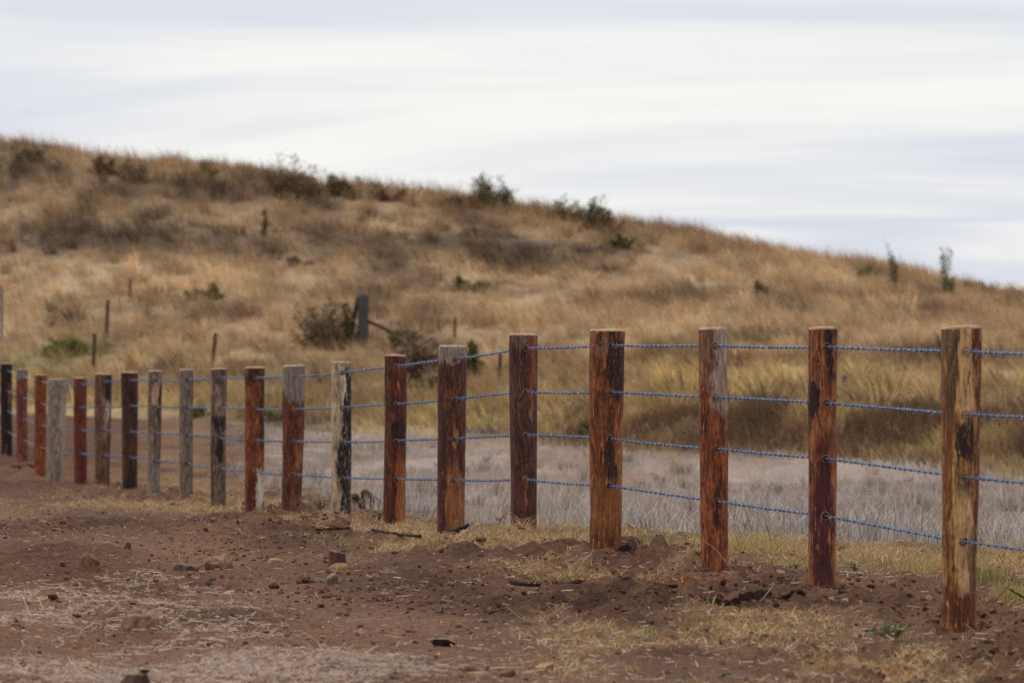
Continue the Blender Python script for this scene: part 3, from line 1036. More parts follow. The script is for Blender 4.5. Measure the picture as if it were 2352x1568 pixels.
shrub(1350, 528, 80, 64, G_OLIVE + G_DARK, 'dark olive shrub where the skyline begins to fall to the right', BG, 1.8, twiggy=8)
shrub(1400, 534, 60, 48, G_DARK, 'low dark shrub at the right of the falling skyline pair', BG, .9)
shrub(1290, 508, 70, 40, G_OLIVE + G_BROWN, 'low olive brown scrub between the skyline shrubs', BG, 1.0, twiggy=4)
shrub(1630, 545, 44, 32, G_MAUVE, 'low mauve bush on the right half of the skyline', BG, .6)
shrub(75, 372, 66, 30, G_DARK, 'flat dark green bush at the top left of the hill', BG, 1.0)
shrub(118, 344, 24, 22, G_OLIVE, 'tiny green bush right under the left skyline', BG, .4)
shrub(245, 402, 60, 46, G_BROWN, 'brown dry bush below the left skyline, left of its twin', BG, .8)
shrub(312, 416, 64, 60, G_MAUVE, 'mauve brown dry bush below the left skyline, right of its twin', BG, .9)
shrub(470, 408, 60, 28, G_OLIVE, 'olive bush under the skyline left of the dark twiggy shrub', BG, .7)
shrub(605, 545, 18, 52, G_DARK, 'narrow dark green upright plant alone on the upper hill', BG, .5, 'spire', 3)
shrub(1428, 572, 40, 38, G_BRIGHT + G_DARK, 'green bush below the skyline right of the olive shrubs', BG, .8)
shrub(1075, 672, 72, 34, G_OLIVE + G_DARK, 'rounded olive bush in the middle of the hill', BG, 1.1)
shrub(470, 690, 62, 40, G_OLIVE, 'pale olive bush on the lower left slope', BG, .9)
shrub(690, 612, 60, 24, G_MAUVE, 'low mauve clump on the left slope', BG, .8)
shrub(1745, 688, 34, 42, G_BROWN, 'russet tuft bush on the right slope', BG, .7)
shrub(1120, 612, 100, 36, G_BROWN + G_DARK, 'wide dull brown bush patch above the rounded olive bush', BG, 1.0)
shrub(1985, 640, 36, 30, G_BRIGHT, 'small bright green bush on the right slope', BG, .6)
shrub(2055, 672, 28, 86, G_OLIVE + G_DARK, 'thin tall green weed on the right skyline', BG, .5, 'spire', 3, twiggy=2)
shrub(2168, 694, 34, 92, G_BRIGHT + G_DARK, 'tall stalky green weed breaking the right skyline', BG, .6, 'spire', 4, twiggy=2)
shrub(2192, 694, 34, 66, G_BRIGHT + G_OLIVE, 'shorter green weed close beside the tall stalky one', BG, .6, 'spire', 3)
shrub(2252, 678, 70, 34, G_MAUVE + G_BROWN, 'dull brown bush at the right end of the skyline', BG, .8)
shrub(180, 818, 110, 40, G_BRIGHT + G_OLIVE, 'green bush in the yellow grass behind the left posts', BG, 1.3)
shrub(1090, 868, 56, 74, G_BRIGHT + G_DARK, 'green shrub behind the grey capped post', BG, 1.0)
shrub(985, 880, 150, 100, G_MAUVE, 'big mauve brown thicket of dead brush behind the posts', BG, 3.4, twiggy=30, stems=22)
shrub(1010, 905, 90, 50, G_DARK + G_MAUVE, 'dark low bush at the foot of the dead brush thicket', BG, 1.2)
shrub(760, 802, 140, 96, G_DARK + G_OLIVE + G_MAUVE, 'straggly dark bush smothering the left side of the old grey post', BG, 1.9, twiggy=40, stems=12)
shrub(798, 806, 24, 90, G_DARK, 'dark leafy climber hugging the leaning stay of the old post', BG, .9, 'spire', 5)
shrub(925, 800, 50, 46, G_DARK + G_OLIVE, 'small dark bush at the end of the brace rail', BG, .9, twiggy=4)
shrub(460, 958, 60, 26, G_BRIGHT, 'low green weed clump behind the slim grey post', BG, .7)
shrub(630, 968, 50, 26, G_BRIGHT, 'low green weed clump between two red brown posts', BG, .6)
shrub(1480, 870, 66, 24, G_OLIVE, 'flat yellow green bush right of the broad knotted post', BG, .7)
shrub(1360, 1000, 66, 34, G_BROWN + G_DARK, 'small dark brown clump at the edge of the stubble', BG, .7)

# ---- the old fence below the hill
M_OLD = noisy_mat('old_grey_timber', S(92, 88, 88), S(64, 60, 60), 12, 0.9, (6, 6, 1), 0.6, 0.01)
M_RUST = noisy_mat('rusty_steel', S(96, 66, 54), S(76, 52, 46), 20, 0.85, (4, 4, 1))
M_GREY = noisy_mat('grey_steel', S(104, 106, 114), S(84, 86, 94), 20, 0.6, (1, 1, 1), 0.2, .003)


def rough_pole(name, pts, rad, mat, parent, sides=10, seed=0):
    pts = np.array(pts, float)
    t = np.linspace(0, 1, 14)
    ctl = np.linspace(0, 1, len(pts))
    c = np.stack([np.interp(t, ctl, pts[:, k]) for k in range(3)], 1)
    r = np.interp(t, np.linspace(0, 1, len(np.atleast_1d(rad))), np.atleast_1d(rad)) * (1 + 0.12 * (np.random.default_rng(seed).random(14) - .5))
    c += (np.random.default_rng(seed + 1).random((14, 3)) - .5) * np.atleast_1d(rad)[0] * .15
    g = Geo()
    g.tube(c, r, sides)
    return g.build(name, mat, parent, True)


c = hit(833, 802)
k = c[1] / F
root = thing('old_fence_post', c, 'old dark grey strainer post with a brace rail beside the dark bush', 'fence post')
rough_pole('post_shaft', [(0, 0, -.3), (.01, 0, 62 * k), (.02, 0, 124 * k)], [13.5 * k, 12.5 * k, 12.5 * k], M_OLD, root, seed=4)
rough_pole('brace_rail', [(10 * k, 0, 66 * k), (52 * k, .2, 46 * k), (96 * k, .4, 22 * k)], [4.5 * k, 4 * k], M_RUST, root, 8, 5)
rough_pole('leaning_stay', [(-36 * k, .2, -.1), (-24 * k, .1, 60 * k), (-8 * k, 0, 122 * k)], [7 * k, 5 * k], noisy_mat('dark_bark', S(54, 48, 42), S(74, 64, 52), 10), root, 8, 6)
for x, y0, y1, w, ln, lab in ((248, 785, 688, 7, 6, 'taller rusty picket on the lower hill behind the left posts'), (217, 868, 766, 7, 4, 'rusty picket rising just above the seventh of the left posts'),
                              (495, 850, 764, 7, 10, 'slightly leaning rusty picket above the mottled grey post'), (1149, 885, 810, 7, 4, 'rusty picket seen left of the plum brown post'),
                              (1045, 790, 730, 5, 2, 'thin weathered picket beyond the dead brush thicket'), (300, 684, 640, 5, 4, 'faint thin picket on the left slope'),
                              (1939, 922, 862, 10, 3, 'short blue grey post end in the yellow grass right of the blotchy post')):
    c = hit(x - ln, y0)
    k = c[1] / F
    m = M_GREY if x == 1939 else M_RUST
    root = thing('star_picket', c, lab, 'picket', 'old pickets standing in the grass')
    Hh = (y0 - y1) * k
    top = np.array([ln * k, 0, Hh])
    g = Geo()   # a three-finned steel picket
    for a in (0.3, 0.3 + 2.094, 0.3 + 4.189):
        dv = np.array([np.cos(a), np.sin(a), 0]) * w * k * .62
        sv = np.array([-np.sin(a), np.cos(a), 0]) * w * k * .16
        b0 = np.array([0, 0, -.2])
        v = np.array([b0 - sv, b0 + sv, b0 + dv + sv, b0 + dv - sv, top - sv, top + sv, top + dv + sv, top + dv - sv])
        f = [(0, 1, 5), (0, 5, 4), (1, 2, 6), (1, 6, 5), (2, 3, 7), (2, 7, 6), (3, 0, 4), (3, 4, 7), (4, 5, 6), (4, 6, 7)]
        g.add(v, f)
    g.build('fins', m, root)
    g = Geo()
    for q in (.35, .6, .85):
        p = top * q
        g.tube(np.array([p + [-w * k * .6, -w * k * .3, 0], p + [w * k * .6, -w * k * .3, .01]]), .006, 5)
    g.build('tie_wire', M_RUST, root)

# a steel gate whose right-hand end just enters the picture
c = hit(4, 785)
k = c[1] / F
root = thing('farm_gate', c, 'grey blue steel gate end at the left edge of the picture', 'gate')
Hh, Wg = 132 * k, 2.6
g = Geo()
r0 = 20 * k
fr = [(-Wg, 0, .08), (-Wg, 0, Hh), (-r0, 0, Hh)] + [(-r0 + r0 * math.sin(a), 0, Hh - r0 + r0 * math.cos(a)) for a in np.linspace(.2, 1.57, 6)] + [(0, 0, .1), (-.1, 0, .06), (-Wg, 0, .06)]
fr2 = []
for p, q in zip(fr[:-1], fr[1:]):
    fr2 += [np.array(p) + (np.array(q) - np.array(p)) * t for t in np.linspace(0, 1, 5, endpoint=False)]
g.tube(np.array(fr2 + [fr[-1]]), 0.030, 8)
g.build('gate_frame', M_GREY, root, True)
for q in (.2, .4, .6, .8):
    g = Geo()
    g.tube(np.array([(-Wg, 0, Hh * q), (-Wg / 2, 0, Hh * q), (0, 0, Hh * q)]), .018, 6)
    g.build('rail', M_GREY, root, True)
g = Geo()
g.tube(np.array([(-Wg - .08, 0, -.3), (-Wg - .08, 0, Hh + .15)]), .06, 8)
g.build('hinge_post', M_OLD, root, True)


# ---- stones
def rock_geo(seed, rx, ry, rz, cuts=9, sub=3, rough=0.05):
    bm = bmesh.new()
    bmesh.ops.create_icosphere(bm, subdivisions=sub, radius=1.0)
    r = np.random.default_rng(seed)
    v = np.array([q.co[:] for q in bm.verts])
    f = np.array([[w.index for w in q.verts] for q in bm.faces])
    bm.free()
    for _ in range(cuts):
        n = r.normal(size=3)
        n /= np.linalg.norm(n)
        dd = v @ n
        lim = r.uniform(.48, .8)
        ov = np.maximum(dd - lim, 0)
        v = v - n * (ov * .92)[:, None]
    v = v * (1 + rough * 2.5 * (fbm(v[:, 0] * 3 + seed, v[:, 1] * 3 + v[:, 2] * 2.3, seed, 5) - .5))[:, None]
    return v * np.array([rx, ry, rz]), f


def rock(x, y, w, h, mat, label, seed, name='stone', cat='stone', depth=1.0, cuts=9, rz=0.0, sink=.25, rough=.07):
    """a stone whose foot stands at picture point x, y; w, h in picture units"""
    c = hit(x, y)
    k = c[1] / F
    rx, hz = w * k / 2, h * k
    rzz = hz / (2 - 2 * sink) * 1.5
    if rough > .12:
        g = Geo()
        r = np.random.default_rng(seed)
        rzz = hz * .62
        for q in range(22):
            v, f = rock_geo(seed * 31 + q, 1, 1, 1, 7, 2, .1)
            u_ = r.normal(size=3) * np.array([.42, .42, .3])
            u_[2] = abs(u_[2]) - .15
            sc_ = r.uniform(.2, .5) * (1.0 if q else 1.5)
            g.add((v * sc_ * np.array([.9, .9, 1.0]) + u_ * (1 if q else 0)) * np.array([rx, rx * depth, rzz]), f)
        v, f = np.vstack(g.v), np.vstack(g.f)
    else:
        v, f = rock_geo(seed, rx * 1.1, rx * 1.1 * depth, rzz, cuts, 3, rough)
        if cuts <= 6:   # a slab: flat bed above and below, blunt ends
            v[:, 2] = np.clip(v[:, 2], -rzz * .62, rzz * .62) * 1.45 + .06 * rzz * np.sin(v[:, 0] * 9 / rx)
            v[:, 0] = np.clip(v[:, 0], -rx, rx)
    o = np_mesh(name, v, f, mat, None, False)
    o.location = (c[0], c[1] + rx * depth * .5, c[2] - .012 + rzz * (1 - 2 * sink))
    o.rotation_euler = (0, 0, rz)
    return tag(o, label, cat, 'stones lying on the dirt')


M_ST_BROWN = noisy_mat('brown_stone', S(138, 102, 74), S(94, 68, 52), 40, .9, (1, 1, 1), .7, .01)
M_ST_TAN = noisy_mat('tan_stone', S(160, 128, 100), S(108, 84, 66), 36, .9, (1, 1, 1), .7, .01)
M_ST_GREY = noisy_mat('grey_stone', S(142, 120, 102), S(98, 80, 68), 40, .9, (1, 1, 1), .7, .01)
M_ST_YEL = noisy_mat('yellow_stone', S(188, 152, 108), S(122, 96, 76), 44, .9, (1, 1, 1), .7, .01)
M_ST_BLK = noisy_mat('black_chunk', S(54, 44, 42), S(36, 30, 30), 20, .8, (1, 1, 1), .7, .01)
M_ST_DIRT = noisy_mat('dirt_lump', S(94, 66, 53), S(68, 47, 40), 24, .95, (1, 1, 1), 1.0, .015)
rock(207, 1290, 50, 36, M_ST_BROWN, 'rounded brown stone lying alone on the dirt at the left', 3)
rock(430, 1287, 70, 15, M_ST_GREY, 'flat grey stone with a dark hollow under its front edge', 5, depth=.8, cuts=6)
rock(496, 1282, 72, 26, M_ST_TAN, 'pale broken stone behind the flat grey stone', 8, depth=.7)
rock(518, 1278, 34, 28, M_ST_YEL, 'yellow stone at the right end of the pale broken stone', 12, depth=.8)
rock(481, 1324, 22, 15, M_ST_BLK, 'small black angular chunk on the smooth dirt', 14)
rock(337, 1440, 126, 32, M_ST_TAN, 'long flat tan stone slab among the straw', 17, depth=.45, cuts=5, sink=.3, rough=.08)
rock(626, 1281, 36, 14, M_ST_YEL, 'tan stone half buried in rough dirt', 19, depth=.8)
rock(776, 1299, 56, 20, M_ST_YEL, 'tan flat stone lying in front of the cut stump', 23, depth=.6)
rock(763, 1322, 38, 22, M_ST_GREY, 'grey slanted stone in front of the tan one by the stump', 27, depth=.7)
rock(703, 1316, 40, 22, M_ST_DIRT, 'brown earthy lump left of the cut stump', 29, rough=.14)
rock(598, 1390, 42, 12, M_ST_TAN, 'low buried stone on the dusty track', 31, depth=.8)
rock(293, 1248, 20, 14, M_ST_DIRT, 'small dark stone above the grey flat stone on the track', 33)
rock(148, 1311, 18, 12, M_ST_DIRT, 'small reddish lump left below the rounded brown stone', 35)
rock(1068, 1530, 46, 18, M_ST_TAN, 'pale stone in the bottom foreground, left of the pair', 37, depth=.7)
rock(1162, 1534, 56, 22, M_ST_BROWN, 'brown wedge stone in the bottom foreground', 39, depth=.7)
rock(1255, 1516, 58, 22, M_ST_YEL, 'tan slanted stone in the bottom foreground, right of the wedge', 41, depth=.7)
rock(1560, 1562, 42, 16, M_ST_GREY, 'grey stone at the bottom edge right of centre', 43, depth=.7)
rock(1010, 1382, 26, 16, M_ST_DIRT, 'brown lump on the dark dirt below the bark strips', 45, rough=.14)
rock(1255, 1240, 30, 22, M_ST_BLK, 'dark clod right of the plum brown post', 47, rough=.14)
rock(1433, 1262, 26, 28, M_ST_BLK, 'dark clod against the right side of the broad knotted post', 49, rough=.14)
rock(840, 1172, 70, 48, noisy_mat('olive_clod', S(96, 72, 46), S(60, 46, 34), 20, .95, (1, 1, 1), 1, .02), 'dark rough lump of turf behind the half black post', 51, rough=.2, name='turf_clod', cat='clod')
rock(712, 1203, 40, 16, M_ST_DIRT, 'dirt clods heaped left of the half black post', 53, rough=.16, name='dirt_clod', cat='clod')
rock(742, 1203, 26, 17, M_ST_DIRT, 'round dark clod nearest the left of the half black post', 55, rough=.16, name='dirt_clod', cat='clod')
rock(1190, 1229, 40, 12, M_ST_DIRT, 'low dark clod left of the foot of the plum brown post', 57, rough=.16, name='dirt_clod', cat='clod')
rock(1815, 1372, 60, 26, M_ST_DIRT, 'dug clod left of the maroon post foot', 59, rough=.16, name='dirt_clod', cat='clod')
rock(1868, 1378, 56, 22, M_ST_BROWN, 'brown clod in front of the maroon post foot', 61, rough=.14, name='dirt_clod', cat='clod')
rock(1950, 1372, 50, 30, M_ST_DIRT, 'dark crumbly clod right of the maroon post foot', 63, rough=.18, name='dirt_clod', cat='clod')
rock(1762, 1342, 26, 14, M_ST_TAN, 'small pale stone between the two posts near the twig', 65)
rock(1730, 1352, 22, 11, M_ST_GREY, 'small grey stone right of the twig foot', 67)
rock(590, 1183, 40, 14, M_ST_DIRT, 'dirt clod left of the lichen spotted post foot', 69, rough=.16, name='dirt_clod', cat='clod')
rock(2165, 1438, 30, 14, M_ST_DIRT, 'dark clod left of the foot of the rightmost post', 71, rough=.16, name='dirt_clod', cat='clod')
rock(15, 1456, 26, 10, M_ST_BLK, 'small black stone at the left edge among the straw', 73)
rock(60, 1078, 60, 16, M_ST_DIRT, 'dark earth lump at the feet of the far left posts', 75, rough=.15, name='dirt_clod', cat='clod')

# flat dark timber offcut
c = hit(1017, 1460)
k = c[1] / F
root = thing('timber_offcut', c, 'short dark timber offcut lying in the foreground dirt', 'offcut', None, .12)
v, f = rock_geo(81, 34 * k, .06, 16 * k, 14, 3, .03)
v[:, 2] = np.clip(v[:, 2], -12 * k, 9 * k) + 9 * k
v[:, 0] = np.clip(v[:, 0], -29 * k, 29 * k)
np_mesh('block', v, f, noisy_mat('charred_timber', S(58, 44, 38), S(38, 30, 28), 16, .85, (1, 4, 8), .7, .006), None, False, root)
g = Geo()
g.add(np.array([(-27 * k, -.03, 18.6 * k), (27 * k, -.035, 18.4 * k), (26 * k, .04, 18.9 * k), (-25 * k, .045, 18.9 * k)]), [(0, 1, 2), (0, 2, 3)])
g.build('weathered_face', M_ST_GREY, root)


# ---- cut stumps
def stump(x, y, w, h, label, seed, top_slope=.0, flare=1.15, mat=None, dome=0.0):
    c = hit(x, y)
    k = c[1] / F
    root = thing('stump', c, label, 'stump')
    nu, nz = 36, 18
    th = np.linspace(0, 2 * np.pi, nu, endpoint=False)
    hz = np.linspace(-.08, h * k, nz)
    ZZ, TT = np.meshgrid(hz, th, indexing='ij')
    r0 = w * k / 2
    rr = r0 * (1 + (flare - 1) * (1 - np.clip(ZZ / (h * k), 0, 1)) ** 2) * (1 + .14 * (fbm(np.cos(TT) * 2 + seed, np.sin(TT) * 2, seed, 3) - .5) * 2 + .08 * (fbm(TT * 5, ZZ * 4, seed + 1, 2) - .5))
    rr = rr * (1 - dome * sstep(.45, 1.05, ZZ / (h * k)) * (1.2 - .5 * np.cos(TT)))
    X, Y = rr * np.cos(TT), rr * np.sin(TT)
    Z = ZZ * (1 + top_slope * (X / r0)) - np.where(ZZ > h * k * .9, .012 * fbm(X * 60, Y * 60, seed, 2), 0)
    V = np.vstack([np.stack([X, Y, Z], -1).reshape(-1, 3), [[0, 0, h * k - .004]]])
    ii = np.arange(nu * nz).reshape(nz, nu)
    jj = np.roll(ii, -1, 1)
    q = np.stack([ii[:-1], jj[:-1], jj[1:], ii[1:]], -1).reshape(-1, 4)
    q = np.vstack([q[:, [0, 1, 2]], q[:, [0, 2, 3]]])
    np_mesh('stub', V, q, mat or noisy_mat('stump_bark', S(104, 76, 62), S(74, 54, 46), 9, .9, (5, 5, 1), .8, .008), None, True, root)
    g = Geo()
    rim = V[ii[-1]]
    g.add(np.vstack([rim * [1, 1, 1] + [0, 0, .001], rim * [.5, .5, 1] + [0, 0, .002], V[-1:]]),
          [(j, (j + 1) % nu, nu + (j + 1) % nu) for j in range(nu)] + [(j, nu + (j + 1) % nu, nu + j) for j in range(nu)] + [(nu + j, nu + (j + 1) % nu, 2 * nu) for j in range(nu)])
    g.build('cut_top', noisy_mat('stump_top', S(140, 112, 92), S(104, 78, 64), 30, .9), root)
    return root


stump(774, 1284, 38, 40, 'short cut brown stump standing on the dirt below the half black post', 91, -.1)
st = stump(310, 1590, 78, 68, 'dark stump rising from the bottom edge at the left', 93, -.02, 1.05, noisy_mat('dark_stump_bark', S(96, 70, 60), S(62, 46, 42), 7, .9, (5, 5, 1), .8, .008), .3)
c = hit(310, 1590)
k = c[1] / F
v, f = rock_geo(95, 13 * k, 10 * k, 7 * k, 8, 2)
o = np_mesh('bark_flake', v + [22 * k, 0, 71 * k], f, M_ST_BLK, None, False, st)


# ---- branches, twigs, bark strips
M_TWIG = noisy_mat('pale_twig', S(172, 132, 100), S(130, 96, 74), 25, .85, (1, 1, 1))
M_BARK = noisy_mat('dark_bark_strip', S(74, 48, 38), S(44, 32, 30), 20, .9, (1, 1, 1), .7, .006)
M_BARKR = noisy_mat('red_bark_strip', S(122, 70, 50), S(78, 46, 38), 16, .9, (1, 1, 1), .7, .006)


def branch(pix, r, label, mat, d=None, name='branch', forks=(), dy=0.0):
    """a stick through picture points; its first point rests on the ground"""
    b = hit(*pix[0])
    dd = b[1] if d is None else d
    k = dd / F
    b0 = P3(pix[0][0], pix[0][1], dd)
    root = thing(name, b0, label, name.split('_')[-1])
    pts = [np.array([(x - pix[0][0]) * k, dy * j, -(y - pix[0][1]) * k]) for j, (x, y) in enumerate(pix)]
    pts[0][2] -= .03
    t = np.linspace(0, 1, 6 * len(pts))
    ctl = np.linspace(0, 1, len(pts))
    cc = np.stack([np.interp(t, ctl, [p[m] for p in pts]) for m in range(3)], 1)
    cc[1:-1] = (cc[:-2] + cc[1:-1] * 2 + cc[2:]) / 4
    rr = np.random.default_rng(int(pix[0][0]))
    cc += rr.normal(size=cc.shape) * r * .15
    g = Geo()
    g.tube(cc, np.linspace(r, r * .6, len(cc)) * rr.uniform(.85, 1.15, len(cc)), 7)
    g.build('stick', mat, root, True)
    for fr_, ex, ey, rf in forks:
        p = cc[int(fr_ * (len(cc) - 1))]
        e = p + np.array([ex * k, 0, -ey * k])
        g = Geo()
        g.tube(np.array([p, (p + e) / 2 + rr.normal(size=3) * r * .3, e]), [rf, rf * .8, rf * .35], 6)
        g.build('side_twig', mat, root, True)
    return root


branch([(1132, 1226), (1146, 1200), (1163, 1174)], .0085, 'pale broken forked branch stuck upright left of the plum brown post', M_TWIG, forks=((.62, -9, -9, .006), (.95, 3, 6, .005)))
branch([(1358, 1284), (1362, 1262), (1364, 1238)], .006, 'pale twig standing in front of the broad knotted post', M_TWIG)
branch([(1692, 1392), (1694, 1345), (1672, 1296), (1640, 1258), (1612, 1240)], .0062, 'long bent twig leaning across the bleached orange post', M_TWIG, d=26.9, name='twig')
branch([(2238, 1405), (2290, 1375), (2318, 1345), (2330, 1316)], .0035, 'thin grey weed stalk right of the rightmost post', M_STEM, name='twig')
branch([(2410, 1400), (2352, 1372), (2318, 1352)], .006, 'dark stick pointing in from the right edge', M_BARK, name='twig')
branch([(1905, 1290), (1893, 1255), (1885, 1212)], .0032, 'dry upright weed stalk behind the maroon post', M_STEM, d=30.5, name='twig', forks=((.5, -16, -26, .002), (.6, 14, -30, .002)))
branch([(1788, 1290), (1770, 1245), (1762, 1205)], .003, 'dry weed stalk in the grass right of the bleached orange post', M_STEM, d=30.0, name='twig', forks=((.5, 20, -40, .002),))
branch([(1036, 1215), (1038, 1190), (1035, 1172)], .0025, 'thin dry stalk between the dark red post and the grey capped post', M_STEM, d=36.5, name='twig')


def strip(pix, w, label, mat, th=.005, curl=.009, name='bark_strip', dys=None):
    """a curled strip of shed bark lying along picture points on the ground"""
    P = [hit(x, y) for x, y in pix]
    c0 = P[0].copy()
    root = thing(name, c0, label, 'bark')
    t = np.linspace(0, 1, 5 * len(P))
    ctl = np.linspace(0, 1, len(P))
    cc = np.stack([np.interp(t, ctl, [p[m] for p in P]) for m in range(3)], 1)
    cc[:, 2] = macro(cc[:, 0], cc[:, 1])
    cc[:, 2] += np.max(ground_z(cc[:, 0], cc[:, 1]) - cc[:, 2]) * .45 + .004
    rr = np.random.default_rng(int(pix[0][0] * 3))
    n = len(cc)
    tan = np.gradient(cc, axis=0)
    tan /= np.linalg.norm(tan, axis=1)[:, None]
    side = np.cross(tan, [0, 0, 1.0])
    side /= np.linalg.norm(side, axis=1)[:, None]
    ww = .6 * w * (np.sin(np.linspace(.25, np.pi - .25, n)) ** .6) * rr.uniform(.75, 1.25, n)
    rows = []
    for q, h in ((-1, curl), (-.5, .2 * curl), (0, 0), (.5, .25 * curl), (1, 1.2 * curl)):
        rows.append(cc + side * (ww * q)[:, None] + np.array([0, 0, 1.0]) * (h * rr.uniform(.6, 1.5, n))[:, None] - c0)
    top = np.stack(rows, 1)
    low = top - np.array([0, 0, th])
    V = np.concatenate([top, low[:, ::-1]], 1)
    m = V.shape[1]
    ii = np.arange(n * m).reshape(n, m)
    jj = np.roll(ii, -1, 1)
    q = np.stack([ii[:-1], jj[:-1], jj[1:], ii[1:]], -1).reshape(-1, 4)
    f = np.vstack([q[:, [0, 1, 2]], q[:, [0, 2, 3]], [[ii[0, j], ii[0, j + 1], ii[0, 0]] for j in range(1, m - 1)], [[ii[-1, 0], ii[-1, j + 1], ii[-1, j]] for j in range(1, m - 1)]])
    np_mesh('strip', V.reshape(-1, 3), f, mat, None, False, root)
    return root


strip([(684, 1210), (740, 1221), (800, 1219)], .05, 'dark red strip of bark in front of the half black post', M_BARKR)
strip([(855, 1226), (900, 1234), (965, 1242)], .03, 'thin dark strip of bark below the dark red post', M_BARK)
strip([(1172, 1339), (1210, 1343), (1240, 1344)], .02, 'short black strip of bark on the bare dirt in mid foreground', M_BARK)
strip([(1270, 1345), (1300, 1350), (1345, 1342)], .02, 'brown bark strip at the left end of the orange wood chips', M_BARKR)
strip([(1355, 1343), (1380, 1339), (1402, 1340)], .022, 'dark bark piece lying in the orange wood chips', M_BARK)
strip([(1610, 1388), (1650, 1394), (1700, 1393)], .03, 'curved black bark strip in front of the bleached orange post', M_BARK, curl=.02)
strip([(1700, 1393), (1735, 1389), (1768, 1381)], .024, 'black bark strip end pointing right towards the maroon post', M_BARK, curl=.02)
strip([(1508, 1350), (1530, 1353), (1556, 1352)], .016, 'small dark bark piece right of the orange wood chips', M_BARK)


# ---- green weeds and grass tufts in the yard
def weed(x, y, w, h, cols, n, size, label, d=None, group='weeds by the fence'):
    c = hit(x, y)
    if d:
        c = np.array([(x - 1176) * d / F, d, float(ground_z((x - 1176) * d / F, d))])
    k = c[1] / F
    root = thing('weed', c, label, 'weed', group)
    rr = np.random.default_rng(int(x + y))
    g, gs = Geo(), Geo()
    for j in range(n):
        a = rr.uniform(0, 2 * np.pi)
        o = rr.random() ** .5
        tip = np.array([np.cos(a) * o * w * k / 2, np.sin(a) * o * w * k / 2, h * k * rr.uniform(.35, 1.0)])
        gs.tube(np.array([[0, 0, -.01], tip * [.4, .4, .7], tip]), [.0022, .0018, .001], 4)
        # a broad leaf folded along its midrib
        d1 = np.array([np.cos(a + rr.normal() * .6), np.sin(a + rr.normal() * .6), rr.uniform(-.3, .5)])
        d1 /= np.linalg.norm(d1)
        d2 = np.cross(d1, [0, 0, 1.0])
        d2 /= np.linalg.norm(d2)
        s = size * rr.uniform(.7, 1.3)
        upv = np.array([0, 0, 1.0]) * s * .18
        v = [tip, tip + d1 * s * .5 + d2 * s * .42 + upv, tip + d1 * s * 1.1, tip + d1 * s * .5 - d2 * s * .42 + upv, tip + d1 * s * .5]
        g.add(v, [(0, 4, 1), (1, 4, 2), (0, 3, 4), (3, 2, 4)], np.array(cols[rr.integers(len(cols))]) * rr.uniform(.8, 1.25))
    gs.build('stems', M_STEM, root)
    g.build('leaves', M_LEAF, root)
    return root


GREENW = [S(62, 104, 50), S(80, 122, 58), S(52, 88, 44)]
weed(2040, 1462, 64, 42, GREENW, 26, .03, 'bright green broad leaved weed in front of the rightmost post')
weed(872, 1204, 24, 24, GREENW, 16, .03, 'small bright green weed left of the dark red post', 38.5)
weed(735, 1162, 60, 34, G_OLIVE + G_BRIGHT, 30, .03, 'yellow green weed between the grey topped post and the half black post', 46)
weed(1345, 1240, 40, 16, GREENW, 18, .025, 'low green weed left of the broad knotted post', 33)
weed(1965, 1292, 40, 24, [S(96, 120, 56), S(120, 136, 64)], 14, .022, 'pale green seedling right of the maroon post')
weed(1655, 1545 - 0, 24, 14, GREENW, 8, .02, 'tiny green seedling low in the right foreground')
weed(1828, 1300, 30, 14, GREENW, 10, .02, 'tiny green weed left of the maroon post in the dry grass')


# ---- the bird
c = hit(1062, 1222)
c[1] = 34.3
k = 34.3 / F
bx = (1052 - 1176) * k
zb = CAMZ - (1222 - HOR) * k
zb = float(ground_z(bx + .02, 34.3)) + .012
root = thing('bird', (bx, 34.3, zb), 'small black bird with a long tail and white belly at the foot of a post', 'bird')
prof_ = [(-.078, .026, .009, .003), (-.05, .025, .011, .004), (-.028, .024, .010, .006), (-.012, .025, .014, .011), (.006, .028, .019, .016), (.024, .033, .021, .019),
         (.04, .040, .019, .018), (.050, .046, .015, .014), (.056, .051, .0145, .0135), (.061, .053, .012, .011), (.066, .053, .006, .006)]
g = Geo()
n, sd_ = len(prof_), 14
a = np.linspace(0, 2 * np.pi, sd_, endpoint=False)
V = np.vstack([np.stack([np.full(sd_, x), np.cos(a) * ry, z + np.sin(a) * rz], 1) for x, z, ry, rz in prof_] + [[[-.08, 0, .026]], [[.068, 0, .053]]])
ff = []
for i in range(n - 1):
    for j in range(sd_):
        p, q = i * sd_ + j, i * sd_ + (j + 1) % sd_
        ff += [(p, q, q + sd_), (p, q + sd_, p + sd_)]
for j in range(sd_):
    ff += [(n * sd_, (j + 1) % sd_, j), (n * sd_ + 1, (n - 1) * sd_ + j, (n - 1) * sd_ + (j + 1) % sd_)]
M_BLACK = noisy_mat('black_feather', (.008, .008, .010), (.016, .015, .018), 80, .6)
g.add(V, ff)
g.build('body', M_BLACK, root, True)
g = Geo()
v, f = rock_geo(3, .026, .0165, .013, 0, 2, 0)
g.add(v + [.026, -.0035, .0205], f)
g.build('belly', noisy_mat('white_feather', S(214, 208, 196), S(190, 182, 168), 80, .8), root, True)
g = Geo()
g.tube(np.array([(.064, 0, .0535), (.072, -.002, .053), (.079, -.003, .0515)]), [.0035, .0024, .0006], 6)
g.build('beak', M_BLACK, root, True)
